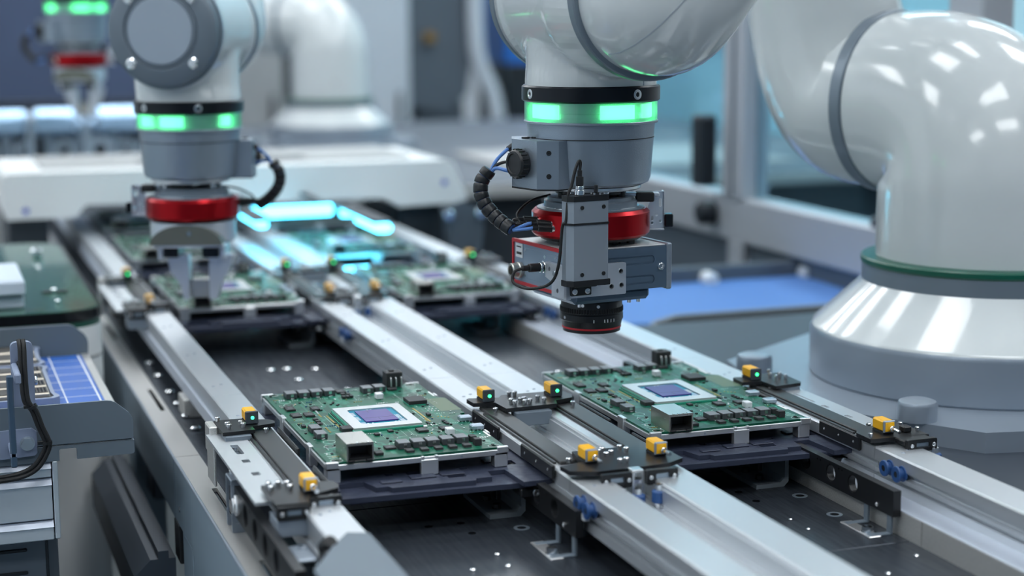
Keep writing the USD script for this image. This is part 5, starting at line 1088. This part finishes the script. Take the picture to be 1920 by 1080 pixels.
part('plate', orient(prism([[(.525, .016), (.565, .026), (.600, .006), (.592, -.060), (.540, -.060), (.532, -.02)]], 0, .012), (0, 1.42, 0), (1, 0, 0), (0, 0, 1), (0, -1, 0)), 'machine_grey', bp)
for x, z in ((.535, .004), (.590, .006)): part('bolt', cyl((x, 1.408, z), (x, 1.398, z), .009, 18, .002), 'chrome', bp)
part('post', box(.545, .590, 1.42, 1.47, FZ, .010, .002), 'machine_grey', bp)
# cyan inspection lights, plus two added bars for reflected glow
lf = thing('inspection_light', 'glowing cyan light bar frame above the far boards', 'light bar', (.27, 1.2, .04))
part('back_bar', box(.190, .3120, 1.262, 1.292, .0300, .0480, .004), 'cyan_glow', lf); part('right_bar', box(.3140, .3380, 1.030, 1.150, .0310, .0440, .004), 'cyan_glow', lf)
part('corner_lamp', cyl((.3250, 1.224, .0330), (.3250, 1.224, .0430), .013, 20), 'cyan_glow', lf)
part('added_left_bar', box(.170, .186, 1.13, 1.262, .0330, .0430, .002), 'cyan_glow', lf)  # added glowing bar in place of a glow spot by the rail
part('frame', cat_(box(.164, .340, 1.262, 1.292, .0480, .0510, .001), box(.312, .340, 1.036, 1.290, .0440, .0480, .001), box(.164, .190, 1.126, 1.276, .0430, .0470, .001), box(.2, .21, 1.27, 1.46, .044, .048, .001), box(.30, .31, 1.27, 1.46, .044, .048, .001)), 'machine_dark', lf)
lg = thing('inspection_light', 'low cyan bar standing in for light reflected between two trays of the right lane', 'light bar', (.33, 1.0, -.03))  # added glowing bar in place of the cyan reflection on the deck
part('bar', box(.262, .340, 1.000, 1.016, -.0260, -.0100, .003), 'cyan_glow', lg); part('bar_foot', cat_(box(.27, .28, 1.002, 1.014, DZ, -.026), box(.32, .33, 1.002, 1.014, DZ, -.026)), 'machine_dark', lg)

# ------------------------------------------------------------------ right side: robot pedestal, blue conveyor, guard, partition
rp = thing('robot_pedestal', 'dark steel pedestal block under the large white robot base', 'pedestal', (.80, .15, FZ))
part('block', box(.470, 1.25, -.42, .62, FZ, -.0415, .004), 'machine_dark', rp); part('top_plate', box(.462, 1.26, -.43, .62, -.0425, -.0400, .0008), 'dark_profile', rp)
for y in (-.34, -.27): part('edge_rail', box(.462, 1.26, y, y+.012, -.0400, -.0340, .001), 'machine_grey', rp)
bc = thing('belt_conveyor', 'blue belt conveyor with grey side rails and white knobs behind the camera tool', 'conveyor', (1.2, 1.0, FZ))
part('belt', box(.52, 2.6, .800, 1.085, -.0800, -.0740, .002), 'belt_blue', bc)
nr = [(.600, -.150), (2.6, -.150), (2.6, -.0650), (.655, -.0650), (.625, -.0720), (.603, -.0900)]
part('near_rail', orient(prism([nr], 0, .012), (0, .800, 0), (1, 0, 0), (0, 0, 1), (0, -1, 0)), 'guard_grey', bc); part('near_step', box(.61, 2.6, .780, .800, -.150, -.1050, .002), 'machine_grey', bc)
part('far_rail', box(.52, 2.6, 1.085, 1.100, -.150, -.0520, .002), 'machine_grey', bc)
for x in (.8395, 1.0057, 1.18): part('knob', cyl((x, 1.085, -.0690), (x, 1.058, -.0690), .0115, 20, .003), 'cap_white', bc)
for x in (.695, .925): part('rail_bolt', cyl((x, .789, -.094), (x, .778, -.094), .006, 14, .001), 'machine_black', bc)
part('under_body', box(.62, 2.6, .81, 1.08, -.40, -.090, .002), 'machine_dark', bc)
for x in (.70, 1.5, 2.4): part('leg', box(x, x+.05, .85, 1.05, FZ, -.40, .002), 'machine_dark', bc)
pt = thing('glass_partition', 'glass safety partition with pale aluminium posts and sill along the right', 'partition', (1.0, 1.3, FZ))
part('sill', box(.985, 1.035, .10, 2.15, -.045, .028, .003), 'partition_frame', pt)
for y in (1.245, .610, 2.10): part('post', box(.982, 1.030, y, y+.075, .026, 1.1, .003), 'partition_frame', pt)
part('post_groove', box(.980, .983, 1.276, 1.283, .03, 1.1), 'machine_grey', pt, smooth=False)
for y0, y1 in ((.685, 1.245), (1.32, 2.10)): part('pane', box(1.006, 1.011, y0, y1, .028, 1.1), 'pane_glass', pt, smooth=False)
part('top_bar', box(.985, 1.035, .10, 2.15, 1.1, 1.16, .003), 'partition_frame', pt)
part('lower_panel', box(1.0, 1.02, .10, 2.15, -.60, -.045), 'machine_grey', pt, smooth=False)
for y in (.2, 1.25, 2.1): part('foot', box(.985, 1.035, y, y+.05, FZ, -.045, .002), 'partition_frame', pt)
hn = part('handle', box(.950, .982, 1.335, 1.372, .040, .158, .004), 'machine_black', pt); part('handle_knob', cyl((.955, 1.350, -.005), (.985, 1.350, -.005), .020, 20, .004), 'machine_black', hn)
ms_ = thing('mouse_device', 'small dark rounded device on the sill left of the green band', 'device', (.985, .87, .03))
part('shell', lathe([(0, 0), (.022, 0), (.024, .006), (.020, .013), (.010, .016), (0, .0165)], 28, (1.008, .855, .028)), 'machine_dark', ms_)
# room beyond the partition: pale blue cabinets and a dark lower bench
bw = thing('blue_cabinet_wall', 'pale cyan cabinet wall seen through the glass partition', 'cabinet', (3.0, 4.5, FZ))
for k, y in enumerate(np.arange(1.2, 7.2, .62)): 
    part('door_panel', box(3.0, 3.04, y, y+.61, -.30, 1.9, .006), 'wall_cyan', bw)
    part('shelf_edge', box(2.985, 3.0, y, y+.61, .18, .20), 'machine_white', bw, smooth=False)
part('plinth', box(3.0, 3.3, 1.2, 7.4, FZ, -.30), 'machine_dark', bw, smooth=False)
bl_ = thing('dark_side_bench', 'dark teal bench front seen low through the glass partition', 'bench', (2.6, 3.4, FZ))
part('top', box(2.25, 2.95, 1.9, 5.4, -.30, -.26, .006), 'machine_grey', bl_); part('front', box(2.30, 2.95, 1.95, 5.4, FZ, -.30), 'teal_dark', bl_, smooth=False)
bb = thing('bent_pipe', 'blurred slate blue tube curving down behind the glass', 'pipe', (1.6, 2.6, .3))
part('tube', tube(catmull([(1.72, 2.60, .55), (1.72, 2.6, .38), (1.74, 2.62, .27), (1.80, 2.66, .21), (1.90, 2.72, .19)], 8), .035, 20), 'wall_slate', bb)

# ------------------------------------------------------------------ background machines
tb_ = thing('grey_work_table', 'wide grey work table in the background carrying the second robot base', 'table', (1.1, 3.6, FZ))
part('top', box(.45, 2.2, 2.30, 4.35, -.075, -.0405, .006), 'machine_grey', tb_); part('front', box(.49, 2.16, 2.36, 4.3, -.60, -.075), 'machine_dark', tb_, smooth=False)
for x in (.5, 2.05): part('leg', box(x, x+.08, 2.4, 2.5, FZ, -.60, .003), 'machine_dark', tb_)
part('edge_strip', box(.45, 2.2, 2.292, 2.302, -.072, -.045, .002), 'machine_warm', tb_)
sb = thing('table_plate', 'flat pale grey plate lying on the grey background table', 'plate', (1.35, 2.75, -.04))
part('plate', box(1.05, 1.75, 2.45, 3.0, -.0405, -.0300, .003), 'machine_warm', sb)
def cabinet(label, x0, x1, y, z0, z1, m, name='machine_cabinet', d=.5, door=True):
    t = thing(name, label, 'cabinet', ((x0+x1)/2, y+d/2, FZ)); part('body', box(x0, x1, y, y+d, FZ, z1, .008), m, t)
    if door: part('door', box(x0+.02, x1-.02, y-.012, y, z0, z1-.03, .006), m, t); part('door_handle', box(x1-.06, x1-.045, y-.03, y-.012, z0+.35, z0+.5, .003), 'machine_dark', t)
    return t
Yb = 5.6
cabinet('tall pale grey machine cabinet left of the background robot column', .935, 1.160, Yb, -.5, 1.5, 'machine_warm')
cabinet('narrow black block filling the dark gap left of the background robot column', 1.160, 1.245, Yb+.05, -.5, .20, 'machine_black', door=False)  # black block paints the darkness in the gap between pale cabinets
cabinet('tall white machine cabinet directly behind the background robot column', 1.245, 1.690, Yb, -.5, 1.5, 'machine_white')
dm = thing('dark_machine', 'dark grey machine with a yellow knob in the middle background', 'machine', (1.82, 5.6, FZ))
part('front', orient(prism([[(1.692, -.06), (1.86, -.10), (1.955, -.02), (1.985, .18), (1.985, 1.5), (1.692, 1.5)]], 0, .3), (0, 5.66, 0), (1, 0, 0), (0, 0, 1), (0, 1, 0)), 'machine_grey', dm)
part('light_edge', tube(catmull([(1.985, 5.63, .9), (1.985, 5.63, .30), (2.0, 5.63, .12), (2.06, 5.63, -.02), (2.085, 5.63, -.15)], 8), .035, 16), 'machine_white', dm); part('support', box(1.75, 1.95, 5.7, 5.9, FZ, -.05), 'machine_grey', dm, smooth=False)
part('yellow_knob', cyl((1.785, 5.66, .22), (1.785, 5.61, .22), .022, 20, .004), 'knob_yellow', dm)
cp_ = cabinet('pale blue glossy cabinet in the middle background', 2.03, 2.09, 6.15, -.5, 1.5, 'wall_cyan', door=False)
cabinet('low cyan cabinet below the dark background machine', 1.70, 2.01, 6.02, -.6, .02, 'wall_cyan', door=False)
bd = thing('blue_panel_machine', 'dark cabinet with a bright blue upper panel behind the camera robot', 'cabinet', (2.3, 5.7, FZ))
part('lower', box(2.12, 2.50, 5.6, 6.0, FZ, .105, .006), 'machine_black', bd); part('upper', box(2.12, 2.50, 5.62, 6.0, .105, 1.2, .006), 'panel_blue', bd)
cabinet('slate grey machine hood at the far upper left', -.75, .50, 4.4, -.3, 1.6, 'wall_slate', name='machine_hood', d=.6, door=False)
solo('hood_rim', box(-.75, .52, 4.37, 4.40, .035, .055, .004), 'machine_dark', 'dark lower rim of the slate machine hood', 'trim')
pp = thing('steel_roller', 'shiny pale blue steel roller lying across the rear machine', 'roller', (0, 2.62, .1), 'rollers of the rear machine')
def roller(label, x0, x1, y, z, r):
    t = thing('steel_roller', label, 'roller', ((x0+x1)/2, y, z), 'rollers of the rear machine')
    part('barrel', cyl((x0, y, z), (x1, y, z), r, 32, .002), 'pipe_blue', t)
    for x in (x0, x1): part('end_collar', cyl((x-.006, y, z), (x+.006, y, z), r*.8, 24), 'steel_dull', t)
stage.RemovePrim(pp.GetPath())
roller('shiny blue steel roller at the far left edge of the rear machine', -.20, -.042, 2.62, .100, .026)
roller('shiny blue steel roller in the middle of the rear machine', -.022, .062, 2.62, .100, .027)
roller('long shiny blue steel roller beside the left robot wrist', .110, .40, 2.62, .101, .028)
roller('slim lower steel roller under the blue rollers', -.20, .40, 2.66, .083, .018)
rm = thing('rear_machine', 'dark mechanical rear machine with steel bearings under the blue rollers', 'machine', (.1, 2.7, FZ))
part('bed', box(-.45, .42, 2.40, 3.0, FZ, .004, .006), 'machine_warm', rm); part('back_plate', box(-.45, .42, 2.74, 2.78, .004, .085, .003), 'machine_black', rm)
rr = random.Random(3)
for k, (x, r) in enumerate(((-.05, .020), (.04, .026), (.075, .016), (.115, .030), (.175, .022), (.215, .017), (.26, .024), (.31, .02), (-.12, .024), (-.17, .02), (.36, .022))):
    part('bearing', ring((x, 2.64+.02*(k % 3), .034), (0, -1, 0), r*.45, r, .03, 24, .002), 'steel_dull', rm)
for x in (-.09, .0, .06, .14, .235, .29, .34): part('pillar', box(x, x+.02, 2.66, 2.69, .004, .082, .002), 'steel_dull' if x < .2 else 'pipe_blue', rm)
for x, z in ((-.20, .098), (-.032, .098), (.086, .098), (.40, .098)): part('roller_bearing', box(x-.008, x+.008, 2.60, 2.70, .004, z+.01, .002), 'steel_dull', rm)
wl = cabinet('tall pale grey cabinet wall left of the rear machine', -1.6, -.50, 3.4, -.4, 1.5, 'machine_warm', d=.4)
